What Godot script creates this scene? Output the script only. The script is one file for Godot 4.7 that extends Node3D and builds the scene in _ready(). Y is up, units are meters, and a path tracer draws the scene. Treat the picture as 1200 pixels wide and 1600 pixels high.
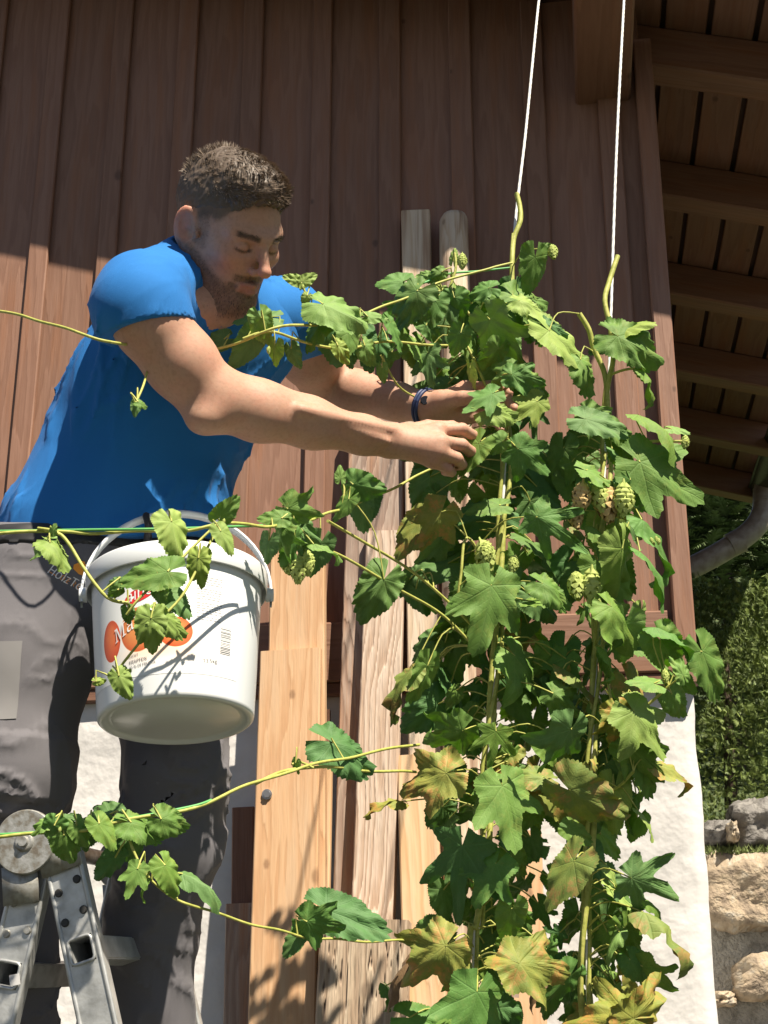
extends Node3D
# ---------------------------------------------------------------- camera model
const FPX := 2100.0            # focal length in photo pixels (photo 1200 x 1600)
const EYE := Vector3(0, 1.6, 0)
const WALL_Z := 3.0
var camB: Basis
var rng := RandomNumberGenerator.new()
var M := {}
var used := {}

func P(px: float, py: float, z: float) -> Vector3:   # point where the ray of a photo pixel meets the vertical plane z metres away
	var d: Vector3 = camB * Vector3((px - 600.0) / FPX, (800.0 - py) / FPX, -1.0)
	return EYE + d * (-z / d.z)

func numbered(called: String) -> String:
	var n: int = used.get(called, 0)
	used[called] = n + 1
	return called if n == 0 else "%s_%03d" % [called, n]

func meta(o: Node, label: String, category: String, group := "", kind := "") -> void:
	if label != "": o.set_meta("label", label)
	if category != "": o.set_meta("category", category)
	if group != "": o.set_meta("group", group)
	if kind != "": o.set_meta("kind", kind)

func thing(called: String, label: String, category: String, at := Vector3.ZERO, group := "") -> Node3D:
	var o := Node3D.new()
	o.name = numbered(called)
	add_child(o)
	o.position = at
	meta(o, label, category, group)
	return o

func part(parent: Node3D, called: String, mesh: Mesh, mat: Material, xf := Transform3D()) -> MeshInstance3D:
	var o := MeshInstance3D.new()
	o.mesh = mesh
	if mat != null: o.material_override = mat
	o.name = called if parent != self else numbered(called)
	parent.add_child(o, true)
	o.transform = xf
	return o

# world-space mesh under a thing that stands at its own base
func wpart(parent: Node3D, called: String, mesh: Mesh, mat: Material) -> MeshInstance3D:
	return part(parent, called, mesh, mat, Transform3D(Basis(), -parent.position))

# ---------------------------------------------------------------- mesh helpers
func new_st() -> SurfaceTool:
	var st := SurfaceTool.new()
	st.begin(Mesh.PRIMITIVE_TRIANGLES)
	st.set_smooth_group(-1)
	return st

func fin(st: SurfaceTool, tangents := false) -> ArrayMesh:
	st.generate_normals()
	if tangents: st.generate_tangents()
	return st.commit()

func vtx(st: SurfaceTool, p: Vector3, uv: Vector2) -> void:
	st.set_uv(uv)
	st.add_vertex(p)

func quad(st: SurfaceTool, a: Vector3, b: Vector3, c: Vector3, d: Vector3, ua := Vector2(0, 0), ub := Vector2(1, 0), uc := Vector2(1, 1), ud := Vector2(0, 1)) -> void:
	vtx(st, a, ua); vtx(st, b, ub); vtx(st, c, uc)
	vtx(st, a, ua); vtx(st, c, uc); vtx(st, d, ud)

# bevelled box: w along x, h along y, t along z, centred in x and z, standing on y = 0; UV runs with the grain along y
func plank(w: float, h: float, t: float, c: float, uo := Vector2.ZERO, skew := 0.0, us := 0.25, vs := 4.0) -> ArrayMesh:
	uo *= Vector2(maxf(0.0, 1.0 - (w + t) / us), maxf(0.0, 1.0 - h / vs))
	var st := new_st()
	var x := w / 2
	var z := t / 2
	var s := [Vector2(-x + c, z), Vector2(x - c, z), Vector2(x, z - c), Vector2(x, -z + c), Vector2(x - c, -z), Vector2(-x + c, -z), Vector2(-x, -z + c), Vector2(-x, z - c)]
	var u := 0.0
	for i in 8:
		var a: Vector2 = s[i]
		var b: Vector2 = s[(i + 1) % 8]
		var l := a.distance_to(b)
		var ha := h + skew * a.x / w
		var hb := h + skew * b.x / w
		quad(st, Vector3(a.x, 0, a.y), Vector3(a.x, ha, a.y), Vector3(b.x, hb, b.y), Vector3(b.x, 0, b.y),
			Vector2(u / us, 0) + uo, Vector2(u / us, ha / vs) + uo, Vector2((u + l) / us, hb / vs) + uo, Vector2((u + l) / us, 0) + uo)
		u += l
	for i in range(1, 7):
		for e in 2:
			for j in ([0, i + 1, i] if e == 1 else [0, i, i + 1]):
				var q: Vector2 = s[j]
				vtx(st, Vector3(q.x, (h + skew * q.x / w) * e, q.y), Vector2(q.x / us, q.y / vs * 4.0) + uo)
	return fin(st, true)

func box_to(st: SurfaceTool, xf: Transform3D, s: Vector3) -> void:
	var h := s / 2
	for ax in 3:
		for sg in [-1.0, 1.0]:
			var n := Vector3.ZERO
			n[ax] = sg
			var a := Vector3.ZERO
			a[(ax + 1) % 3] = 1.0
			var b := Vector3.ZERO
			b[(ax + 2) % 3] = sg
			var pts := []
			for k in [[-1, -1], [-1, 1], [1, 1], [1, -1]]:
				pts.append(xf * ((n + a * k[0] + b * k[1]) * h))
			quad(st, pts[0], pts[1], pts[2], pts[3], Vector2(0, 0), Vector2(0, s[(ax + 2) % 3]), Vector2(s[(ax + 1) % 3], s[(ax + 2) % 3]), Vector2(s[(ax + 1) % 3], 0))

# tube along points; rad = array of radii or one number
func tube_to(st: SurfaceTool, pts: Array, rad, sides := 8, caps := true, sg := 1) -> void:
	st.set_smooth_group(sg)
	var n := pts.size()
	var rings := []
	var t0: Vector3 = (pts[1] - pts[0]).normalized()
	var up := Vector3.UP if absf(t0.y) < 0.9 else Vector3.RIGHT
	var nx := t0.cross(up).normalized()
	var vl := 0.0
	for i in n:
		var t: Vector3 = (pts[mini(i + 1, n - 1)] - pts[maxi(i - 1, 0)]).normalized()
		nx = (nx - t * nx.dot(t)).normalized()
		var ny := t.cross(nx)
		var r: float = rad[i] if rad is Array else rad
		if i > 0: vl += pts[i].distance_to(pts[i - 1])
		var ring := []
		for k in sides + 1:
			var a := TAU * k / sides
			ring.append([pts[i] + (nx * cos(a) + ny * sin(a)) * r, Vector2(float(k) / sides, vl * 8.0)])
		rings.append(ring)
	for i in n - 1:
		for k in sides:
			var a = rings[i][k]; var b = rings[i][k + 1]; var c = rings[i + 1][k + 1]; var d = rings[i + 1][k]
			quad(st, a[0], d[0], c[0], b[0], a[1], d[1], c[1], b[1])
	if caps:
		st.set_smooth_group(-1)
		for k in sides:
			vtx(st, pts[0], Vector2.ZERO); vtx(st, rings[0][k][0], Vector2.ZERO); vtx(st, rings[0][k + 1][0], Vector2.ZERO)
			vtx(st, pts[n - 1], Vector2.ZERO); vtx(st, rings[n - 1][k + 1][0], Vector2.ZERO); vtx(st, rings[n - 1][k][0], Vector2.ZERO)
	st.set_smooth_group(sg)

func curve_pts(ctrl: Array, step := 0.02) -> Array:
	var c := Curve3D.new()
	c.bake_interval = step
	var n := ctrl.size()
	for i in n:
		var t: Vector3 = (ctrl[mini(i + 1, n - 1)] - ctrl[maxi(i - 1, 0)]) / 6.0
		c.add_point(ctrl[i], -t, t)
	return Array(c.get_baked_points())

# surface of revolution: profile of Vector2(radius, y)
func lathe(prof: Array, sides := 48, smooth := true) -> ArrayMesh:
	var st := new_st()
	st.set_smooth_group(1 if smooth else -1)
	for i in prof.size() - 1:
		var p: Vector2 = prof[i]
		var q: Vector2 = prof[i + 1]
		for k in sides:
			var a := TAU * k / sides
			var b := TAU * (k + 1) / sides
			quad(st, Vector3(p.x * cos(a), p.y, p.x * sin(a)), Vector3(q.x * cos(a), q.y, q.x * sin(a)), Vector3(q.x * cos(b), q.y, q.x * sin(b)), Vector3(p.x * cos(b), p.y, p.x * sin(b)))
	return fin(st)

# ---------------------------------------------------------------- materials
func lin(r: float, g: float, b: float) -> Color:
	return Color(r, g, b).linear_to_srgb()

func smat(c: Color, rough := 0.7, metal := 0.0) -> StandardMaterial3D:
	var m := StandardMaterial3D.new()
	m.albedo_color = c
	m.roughness = rough
	m.metallic = metal
	return m

func noise(sd: int, fr := 1.0, oct := 3) -> FastNoiseLite:
	var n := FastNoiseLite.new()
	n.seed = sd
	n.frequency = fr
	n.noise_type = FastNoiseLite.TYPE_SIMPLEX_SMOOTH
	n.fractal_octaves = oct
	return n

# sawn wood: 0.25 m x 4 m per tile, grain along v
func wood(sd: int, early: Color, late: Color, dirt: Color, rings: float, ringk: float, dirtk: float, knots: int, rough: float, relief: float, checks := 0.0) -> StandardMaterial3D:
	var w := 128
	var h := 640
	var img := Image.create(w, h, true, Image.FORMAT_RGB8)
	var hm := Image.create(w, h, false, Image.FORMAT_RGB8)
	var n := noise(sd, 1.0, 3)
	var r := RandomNumberGenerator.new()
	r.seed = sd
	var kn := []
	for i in knots: kn.append([r.randf_range(0.1, 0.9), r.randf(), r.randf_range(0.004, 0.011)])
	var kcol := late.darkened(0.22)
	for y in h:
		var v := float(y) / h * 4.0                     # metres
		var bend := n.get_noise_2d(7.0, v * 0.8) * 0.30 + n.get_noise_2d(31.0, v * 3.0) * 0.05
		for x in w:
			var u := float(x) / w * 0.25
			var ru := u * 4.0 + bend
			var kd := 9.0
			for k in kn:
				var dv: float = absf(v - k[1] * 4.0)
				if dv > 0.12: continue
				var du: float = u - k[0] * 0.25
				ru += signf(du) * 0.09 * exp(-(du * du + dv * dv * 0.06) / 0.00022)
				kd = minf(kd, sqrt(du * du + dv * dv * 0.5) / k[2])
			var s := ru * rings + n.get_noise_2d(u * 26.0, v * 1.6) * 0.9
			s -= floorf(s)
			var lt := smoothstep(0.1, 0.85, s) * (1.0 - smoothstep(0.88, 1.0, s))
			var fine := n.get_noise_2d(u * 620.0, v * 9.0)
			var d := clampf(n.get_noise_2d(u * 14.0 + 50.0, v * 1.7) * 1.6 + n.get_noise_2d(u * 200.0 + 9.0, v * 3.0) * 0.5, 0.0, 1.0) * dirtk
			var c := early.lerp(late, clampf(lt * ringk + fine * 0.30 + 0.1, 0.0, 1.0)).lerp(dirt, d)
			if kd < 1.5: c = c.lerp(kcol, smoothstep(1.5, 0.7, kd) * 0.85)
			var hh := 0.6 - lt * 0.25 + fine * 0.25
			if checks > 0.0:
				var ck := absf(n.get_noise_2d(u * 60.0 + 80.0, v * 1.4))
				if ck < 0.035 * checks:
					var e := 1.0 - ck / (0.035 * checks)
					c = c.lerp(Color(0.16, 0.12, 0.10), e * 0.9)
					hh -= e * 0.6
			img.set_pixel(x, y, c)
			hm.set_pixel(x, y, Color(hh, hh, hh))
	hm.bump_map_to_normal_map(relief)
	img.generate_mipmaps()
	hm.generate_mipmaps()
	var m := StandardMaterial3D.new()
	m.albedo_texture = ImageTexture.create_from_image(img)
	m.roughness = rough
	m.normal_enabled = true
	m.normal_texture = ImageTexture.create_from_image(hm)
	return m

# mottled triplanar surface
func mottled(sd: int, cols: Array, size: float, rough: float, relief: float, fr := 0.012, oct := 5) -> StandardMaterial3D:
	var m := StandardMaterial3D.new()
	var t := NoiseTexture2D.new()
	t.width = 512; t.height = 512; t.seamless = true
	t.noise = noise(sd, fr, oct)
	var g := Gradient.new()
	var off := PackedFloat32Array()
	var cc := PackedColorArray()
	for i in cols.size():
		off.append(0.15 + 0.7 * i / maxf(1.0, cols.size() - 1.0)); cc.append(cols[i])
	g.offsets = off; g.colors = cc
	t.color_ramp = g
	m.albedo_texture = t
	var b := NoiseTexture2D.new()
	b.width = 512; b.height = 512; b.seamless = true
	b.noise = noise(sd + 5, fr * 3.0, oct)
	b.as_normal_map = true
	b.bump_strength = relief
	m.normal_enabled = true
	m.normal_texture = b
	m.uv1_triplanar = true
	m.uv1_world_triplanar = true
	m.uv1_scale = Vector3.ONE / size
	m.roughness = rough
	return m

func _ready() -> void:
	rng.seed = 4711
	# ---- camera
	var cam := Camera3D.new()
	cam.name = "camera"
	add_child(cam)
	cam.position = EYE
	cam.rotation = Vector3(deg_to_rad(18.7), deg_to_rad(8.3), 0)
	cam.fov = rad_to_deg(2.0 * atan(800.0 / FPX))
	cam.near = 0.05
	cam.far = 400.0
	camB = Basis.from_euler(cam.rotation)
	# ---- sky, sun, exposure
	var env := Environment.new()
	env.background_mode = Environment.BG_SKY
	var sky := Sky.new()
	var sm := ProceduralSkyMaterial.new()
	sm.sky_top_color = Color(0.35, 0.42, 0.53)
	sm.sky_horizon_color = Color(0.75, 0.76, 0.77)
	sm.sky_curve = 0.12
	sm.ground_bottom_color = Color(0.15, 0.16, 0.13)
	sm.ground_horizon_color = Color(0.34, 0.36, 0.28)
	sm.sun_angle_max = 1.0
	sky.sky_material = sm
	env.sky = sky
	env.background_energy_multiplier = 0.72
	env.tonemap_mode = Environment.TONE_MAPPER_LINEAR
	env.tonemap_exposure = 2.0
	env.sdfgi_enabled = true
	env.ssao_enabled = true
	env.ssil_enabled = true
	var we := WorldEnvironment.new()
	we.name = "world_environment"
	we.environment = env
	add_child(we)
	var sun := DirectionalLight3D.new()
	sun.name = "sun"
	add_child(sun)
	sun.rotation = Vector3(deg_to_rad(-56.0), deg_to_rad(40.0), 0)
	sun.light_energy = 1.6
	sun.light_color = Color(1.0, 0.95, 0.87)
	sun.light_angular_distance = 0.5
	sun.shadow_enabled = true
	var t0 := Time.get_ticks_msec()
	make_materials()
	print("materials ", Time.get_ticks_msec() - t0)
	build_ground()
	build_house()
	build_planks()
	build_garden()
	print("setting ", Time.get_ticks_msec() - t0)
	build_man()
	print("man ", Time.get_ticks_msec() - t0)
	build_bucket()
	build_ladder()
	print("props ", Time.get_ticks_msec() - t0)
	build_vines()
	print("vines ", Time.get_ticks_msec() - t0)

func make_materials() -> void:
	M.stain = wood(11, Color(0.525, 0.395, 0.325), Color(0.465, 0.335, 0.265), Color(0.53, 0.35, 0.235), 5.0, 0.6, 0.5, 5, 0.62, 0.5)
	M.stain2 = wood(12, Color(0.55, 0.415, 0.345), Color(0.49, 0.355, 0.285), Color(0.55, 0.365, 0.25), 4.0, 0.6, 0.55, 4, 0.60, 0.5)
	M.dark_stain = wood(13, Color(0.47, 0.34, 0.275), Color(0.41, 0.285, 0.225), Color(0.46, 0.31, 0.22), 6.0, 0.6, 0.5, 4, 0.7, 0.6)
	M.spruce = wood(21, Color(0.77, 0.635, 0.495), Color(0.71, 0.545, 0.395), Color(0.74, 0.64, 0.53), 6.0, 0.6, 0.6, 16, 0.65, 0.6)
	M.spruce_pale = wood(22, Color(0.806, 0.689, 0.554), Color(0.743, 0.590, 0.427), Color(0.698, 0.599, 0.491), 7.0, 0.7, 0.6, 12, 0.68, 0.6)
	M.weathered = wood(23, Color(0.788, 0.716, 0.653), Color(0.698, 0.599, 0.518), Color(0.734, 0.671, 0.608), 17.0, 1.0, 0.5, 4, 0.8, 1.6)
	M.grey_wood = wood(24, Color(0.64, 0.57, 0.52), Color(0.54, 0.455, 0.405), Color(0.63, 0.46, 0.35), 11.0, 0.8, 0.8, 4, 0.8, 1.2)
	M.old_beam = wood(25, Color(0.698, 0.635, 0.554), Color(0.590, 0.509, 0.427), Color(0.572, 0.491, 0.418), 9.0, 0.9, 0.7, 5, 0.85, 2.5, 0.8)
	M.peeled = wood(26, Color(0.806, 0.747, 0.671), Color(0.734, 0.635, 0.527), Color(0.500, 0.382, 0.301), 5.0, 0.6, 0.9, 6, 0.8, 1.0)
	M.plaster = mottled(31, [Color(0.775, 0.77, 0.765), Color(0.81, 0.805, 0.80), Color(0.83, 0.825, 0.82)], 1.2, 0.9, 1.3)
	M.rope = smat(lin(0.72, 0.72, 0.70), 0.7)
	M.metal_dark = mottled(33, [Color(0.20, 0.21, 0.20), Color(0.28, 0.27, 0.25), Color(0.34, 0.31, 0.28)], 0.5, 0.45, 1.0)
	M.pipe = mottled(34, [Color(0.55, 0.50, 0.47), Color(0.64, 0.59, 0.56), Color(0.72, 0.69, 0.67)], 0.35, 0.4, 1.0)
	M.gravel = mottled(35, [Color(0.17, 0.185, 0.13), Color(0.22, 0.225, 0.17), Color(0.28, 0.275, 0.22)], 1.6, 0.95, 6.0)
	M.roof_tile = smat(lin(0.12, 0.07, 0.05), 0.8)

func build_ground() -> void:
	var st := new_st()
	quad(st, Vector3(-150, 0, 150), Vector3(-150, 0, -150), Vector3(150, 0, -150), Vector3(150, 0, 150))
	var g := part(self, "ground", fin(st), M.gravel)
	meta(g, "", "", "", "structure")

func roof_y(x: float) -> float:      # underside of the rafters
	return 3.865 - (x - 0.26) * 0.287 if x > -3.0 else 3.865 + 3.26 * 0.287 + (x + 3.0) * 0.287

func build_house() -> void:
	var hs := thing("house", "brown timber clad chalet gable on a white plastered base", "house", Vector3(-2.0, 0, -WALL_Z))
	var zw := -WALL_Z
	# vertical boards and cover battens
	for k in range(-12, 5):
		var xr := -0.58 + 0.1885 * k
		var xl := xr + 0.006 - 0.03
		var wd := 0.1885 - 0.012
		var cx := xl + wd / 2
		var top := minf(roof_y(cx) + 0.118, 4.8)
		if cx + wd / 2 > 0.235: wd = 0.235 - xl; cx = xl + wd / 2
		if wd > 0.03:
			var b := wpart(hs, "board", plank(wd, top - 2.34, 0.02, 0.002, Vector2(rng.randf(), rng.randf())), M.stain if k % 2 == 0 else M.stain2)
			b.position += Vector3(cx, 2.34, zw - 0.010 - rng.randf() * 0.003)
		var bw := 0.055 + rng.randf_range(-0.003, 0.004)
		var bt := wpart(hs, "batten", plank(bw, top - 2.356, 0.014, 0.003, Vector2(rng.randf(), rng.randf())), M.stain2 if k % 2 == 0 else M.stain)
		bt.position += Vector3(xr - bw / 2, 2.356, zw + 0.0085)
		bt.rotation.z = rng.randf_range(-0.0012, 0.0012)
	# skirt board, corner board
	var sk := wpart(hs, "skirt_board", plank(0.14, 2.8, 0.026, 0.004), M.stain)
	sk.transform = Transform3D(Basis(Vector3(0, 0, 1), PI / 2), Vector3(0.205, 2.285, zw + 0.014) - hs.position)
	var drip := wpart(hs, "drip_board", plank(0.03, 2.82, 0.03, 0.004), M.dark_stain)
	drip.transform = Transform3D(Basis(Vector3(0, 0, 1), PI / 2), Vector3(0.205, 2.20, zw + 0.006) - hs.position)
	var cb := wpart(hs, "corner_board", plank(0.046, roof_y(0.24) - 2.19, 0.06, 0.004), M.stain2)
	cb.position += Vector3(0.240, 2.19, zw + 0.008)
	# backing wall and the far part of the gable
	var st := new_st()
	box_to(st, Transform3D(Basis(), Vector3(-3.0, 3.3, zw - 0.09)), Vector3(6.4, 2.2, 0.12))
	box_to(st, Transform3D(Basis(), Vector3(0.19, 2.9, zw - 1.75)), Vector3(0.1, 1.45, 3.2))
	box_to(st, Transform3D(Basis(), Vector3(-6.15, 2.9, zw - 1.75)), Vector3(0.1, 1.45, 3.2))
	box_to(st, Transform3D(Basis(), Vector3(-3.0, 3.3, zw - 3.36)), Vector3(6.4, 2.2, 0.12))
	wpart(hs, "wall", fin(st), M.dark_stain)
	# plaster base, uneven by a few millimetres
	var n := noise(41, 1.0, 4)
	var ps := new_st()
	ps.set_smooth_group(1)
	var nx := 110
	var ny := 90
	var pt := func(i: int, j: int) -> Vector3:
		var x := lerpf(-2.6, 0.252, float(i) / nx)
		var y := lerpf(0.0, 2.196, float(j) / ny)
		var d := n.get_noise_2d(x * 3.0, y * 3.0) * 0.006 + n.get_noise_2d(x * 12.0, y * 12.0) * 0.0020
		var e := n.get_noise_2d(y * 5.0, 77.0) * 0.006 * smoothstep(0.15, 0.25, x)
		return Vector3(x + e, y, zw + d - 0.004 - 0.012 * smoothstep(0.235, 0.252, x))
	for i in nx:
		for j in ny:
			quad(ps, pt.call(i, j), pt.call(i, j + 1), pt.call(i + 1, j + 1), pt.call(i + 1, j))
	for j in ny:
		var a: Vector3 = pt.call(nx, j)
		var b: Vector3 = pt.call(nx, j + 1)
		quad(ps, a, b, b + Vector3(0, 0, -3.3), a + Vector3(0, 0, -3.3))
	var tl: Vector3 = pt.call(0, ny)
	var tr: Vector3 = pt.call(nx, ny)
	ps.set_smooth_group(-1)
	quad(ps, tl, tl + Vector3(0, 0, -0.3), tr + Vector3(0, 0, -0.3), tr)
	box_to(ps, Transform3D(Basis(), Vector3(-4.4, 1.098, zw - 0.15)), Vector3(3.6, 2.196, 0.28))
	wpart(hs, "plaster_base", fin(ps), M.plaster)
	# roof: purlin, rafters, soffit boards, verge board, covering
	var pu := wpart(hs, "purlin", plank(0.14, 3.7, 0.15, 0.006, Vector2(0.3, 0.2)), M.stain)
	pu.transform = Transform3D(Basis(Vector3(1, 0, 0), -PI / 2), Vector3(0.134, 3.715 + 0.075, -2.58) - hs.position)
	var slope := -atan(0.287)
	var x_eave := 0.86
	for k in range(-1, 6):
		var z := -3.105 - 0.62 * k if k >= 0 else -2.64
		var ln := 3.86 / cos(slope)
		var rf := wpart(hs, "rafter", plank(0.12, ln, 0.09, 0.005, Vector2(rng.randf(), rng.randf())), M.stain2)
		var up := Vector3(0.287, 1, 0).normalized()
		var al := Vector3(-1, 0.287, 0).normalized()
		var bs := Basis(up, al, up.cross(al))
		rf.transform = Transform3D(bs, Vector3(x_eave, roof_y(x_eave), z) + up * 0.06 - hs.position)
	var sw := 0.118
	for i in 32:
		var x0 := x_eave - sw * i
		var sb := wpart(hs, "soffit_board", plank(sw - 0.010, 3.81, 0.02, 0.003, Vector2(rng.randf(), rng.randf())), M.stain if i % 3 != 0 else M.stain2)
		var nrm := Vector3(0.287, 1, 0).normalized()
		var ac := Vector3(1, -0.287, 0).normalized()
		sb.transform = Transform3D(Basis(ac, Vector3(0, 0, -1), -nrm), Vector3(x0 - sw / 2, roof_y(x0 - sw / 2), -2.56) + nrm * 0.131 - hs.position)
	var cv := new_st()
	for s in [[x_eave + 0.06, -3.0], [-3.0, -6.86]]:
		var a := Vector3(s[0], roof_y(s[0]) + 0.15, 0)
		var b := Vector3(s[1], roof_y(s[1]) + 0.15, 0)
		var ax := (b - a).normalized()
		var nn := Vector3(-ax.y, ax.x, 0) * -1.0
		box_to(cv, Transform3D(Basis(ax, nn, ax.cross(nn)), (a + b) / 2 + nn * 0.04 + Vector3(0, 0, -4.455)), Vector3(a.distance_to(b), 0.06, 3.79))
	wpart(hs, "roof_covering", fin(cv), M.roof_tile)
	var vb := wpart(hs, "verge_board", plank(0.17, 3.2 / cos(slope), 0.024, 0.003, Vector2(0.6, 0.1)), M.dark_stain)
	var up2 := Vector3(0.287, 1, 0).normalized()
	var al2 := Vector3(-1, 0.287, 0).normalized()
	vb.transform = Transform3D(Basis(up2, al2, up2.cross(al2)), Vector3(0.44, roof_y(0.44), -2.54) + up2 * 0.15 - hs.position)
	# gutter along the eave with its outlet pipe at the far end
	var gs := new_st()
	var gc := Vector3(x_eave + 0.055, roof_y(x_eave) + 0.055, 0)
	gs.set_smooth_group(1)
	for k in 12:
		var a := PI + PI * k / 12.0
		var b := PI + PI * (k + 1) / 12.0
		for r: float in [0.068, 0.065]:
			var p := gc + Vector3(cos(a), sin(a), 0) * r
			var q := gc + Vector3(cos(b), sin(b), 0) * r
			quad(gs, p + Vector3(0, 0, -2.56), p + Vector3(0, 0, -6.3), q + Vector3(0, 0, -6.3), q + Vector3(0, 0, -2.56))
		gs.set_smooth_group(-1)
		for z: float in [-2.56, -6.3]:
			vtx(gs, gc + Vector3(0, 0, z), Vector2()); vtx(gs, gc + Vector3(cos(a) * 0.068, sin(a) * 0.068, z), Vector2()); vtx(gs, gc + Vector3(cos(b) * 0.068, sin(b) * 0.068, z), Vector2())
		gs.set_smooth_group(1)
	for i in 2: tube_to(gs, [gc + Vector3(0.068 * (1 - 2 * i), 0, -2.56), gc + Vector3(0.068 * (1 - 2 * i), 0, -6.3)], 0.008, 8)
	wpart(hs, "gutter", fin(gs), M.metal_dark)
	var dp := new_st()
	var zo := 6.05
	tube_to(dp, curve_pts([P(1196, 690, zo), P(1196, 770, zo), P(1186, 815, zo), P(1150, 848, zo), P(1095, 880, zo), P(1040, 905, zo), P(1010, 925, zo), P(1003, 990, zo), P(1003, 1300, zo)], 0.03), 0.052, 16)
	tube_to(dp, [P(1196, 785, zo), P(1196, 765, zo)], 0.057, 16)
	tube_to(dp, [P(1158, 844, zo), P(1140, 853, zo)], 0.057, 16)
	wpart(hs, "downpipe", fin(dp), M.pipe)

# plank that stands on the ground and leans on the house: pixel columns of its left and right edge at the top and at one lower row
func lean(called: String, label: String, mat: Material, tl: float, tr: float, ty: float, bl: float, br: float, by: float, z_top: float, z_bot: float, th: float, skew := 0.0) -> void:
	var a := P((tl + tr) / 2, ty, z_top)
	var f := (P((bl + br) / 2, by, z_bot) - a)
	var low := a + f * (a.y / -f.y)                         # on down to the ground
	var wid := P(tr, ty, z_top).distance_to(P(tl, ty, z_top))
	var up := (a - low).normalized()
	var nrm := (Vector3(0, 0, 1) - up * up.z).normalized()
	var right := up.cross(nrm)
	var o := part(self, called, plank(wid, low.distance_to(a), th, 0.002 + th * 0.03, Vector2(rng.randf(), rng.randf()), skew), mat, Transform3D(Basis(right, up, nrm), low))
	meta(o, label, "plank", "planks leaning on the house")

func build_planks() -> void:
	lean("plank", "grey topped pale plank beside the peeled pole", M.peeled, 628, 672, 333, 640, 690, 1150, 2.955, 2.9, 0.03, -0.004)
	lean("plank", "broad orange spruce plank with a bolt, before a taller one", M.spruce, 408, 502, 1017, 392, 491, 1600, 2.875, 2.8, 0.024, 0.002)
	lean("plank", "tall orange spruce plank partly behind the plank with the bolt", M.spruce, 424, 508, 862, 420, 506, 1400, 2.915, 2.86, 0.03, 0.006)
	lean("plank", "grey brown stained plank rising behind the white grained plank", M.grey_wood, 548, 633, 640, 535, 605, 1400, 2.955, 2.915, 0.026)
	lean("plank", "whitish plank with fine wavy grain above the cracked beam", M.weathered, 574, 634, 832, 550, 616, 1440, 2.915, 2.865, 0.028)
	lean("plank", "narrow brown plank against the white wall beside the bolted plank", M.dark_stain, 498, 516, 1110, 494, 512, 1400, 2.965, 2.94, 0.02)
	lean("plank", "pale brown narrow plank touching the edge of the orange planks", M.spruce_pale, 496, 520, 1175, 488, 514, 1480, 2.93, 2.89, 0.022)
	lean("plank", "yellowish squared plank with darker middle beside the hop stems", M.spruce_pale, 622, 682, 1184, 636, 690, 1490, 2.9, 2.83, 0.05)
	lean("plank", "weathered pinkish plank standing behind the hop leaves", M.weathered, 668, 740, 1090, 690, 800, 1560, 2.93, 2.86, 0.03)
	lean("plank", "orange plank with two dark knots behind the hop leaves", M.spruce, 792, 846, 1300, 800, 850, 1560, 2.93, 2.88, 0.03)
	lean("plank", "grey split plank between hop stem and knotty orange plank", M.grey_wood, 752, 800, 1190, 764, 812, 1560, 2.94, 2.88, 0.03)
	lean("plank", "short dark brown board leaning on white wall beside trouser leg", M.dark_stain, 364, 398, 1262, 360, 398, 1600, 2.965, 2.95, 0.02)
	lean("plank", "lower grey brown board before the short dark board", M.grey_wood, 354, 400, 1412, 350, 398, 1600, 2.945, 2.93, 0.02)
	lean("plank", "cracked old squared beam standing lowest before the planks", M.old_beam, 506, 642, 1441, 496, 640, 1600, 2.8, 2.78, 0.09)
	# round peeled pole
	var a := P(709, 345, 2.945)
	var b := P(722, 1450, 2.86)
	var f := b - a
	var low := a + f * (a.y / -f.y)
	var st := new_st()
	var n := noise(51, 1.0, 3)
	var up := (a - low).normalized()
	var sx := up.cross(Vector3(0, 0, 1)).normalized()
	var sz := sx.cross(up)
	var L := low.distance_to(a)
	st.set_smooth_group(1)
	var ringp := func(i: int, k: int) -> Array:
		var t := i / 40.0
		var an := TAU * k / 18.0
		var r := 0.036 + 0.004 * (1 - t) + n.get_noise_3d(cos(an) * 0.7, sin(an) * 0.7, t * 7.0) * 0.004
		if i == 41: r *= 0.82; t = 1.004
		if i == 42: r = 0.0; t = 1.005
		return [low + up * (L * minf(t, 1.005)) + (sx * cos(an) + sz * sin(an)) * r, Vector2(k / 18.0 * 1.4, t * L / 2.4)]
	for i in 42:
		for k in 18:
			var q0 = ringp.call(i, k); var q1 = ringp.call(i + 1, k); var q2 = ringp.call(i + 1, k + 1); var q3 = ringp.call(i, k + 1)
			quad(st, q0[0], q1[0], q2[0], q3[0], q0[1], q1[1], q2[1], q3[1])
	var o := part(self, "pole", fin(st, true), M.peeled)
	meta(o, "round peeled wooden pole with rounded top leaning on the house", "pole")
	# bolt head in the front plank
	var bt := new_st()
	var c := P(417, 1241, 2.828)
	var k0 := []
	tube_to(bt, [c + Vector3(0, 0, -0.02), c + Vector3(0.001, 0, 0.006)], 0.008, 6)
	tube_to(bt, [c + Vector3(0, 0, -0.02), c + Vector3(0, 0, 0.001)], 0.011, 16)
	var bo := part(self, "bolt", fin(bt), M.steel if M.has("steel") else smat(lin(0.5, 0.5, 0.52), 0.35, 0.9))
	meta(bo, "small shiny steel bolt head in the broad orange plank", "bolt")

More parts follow.
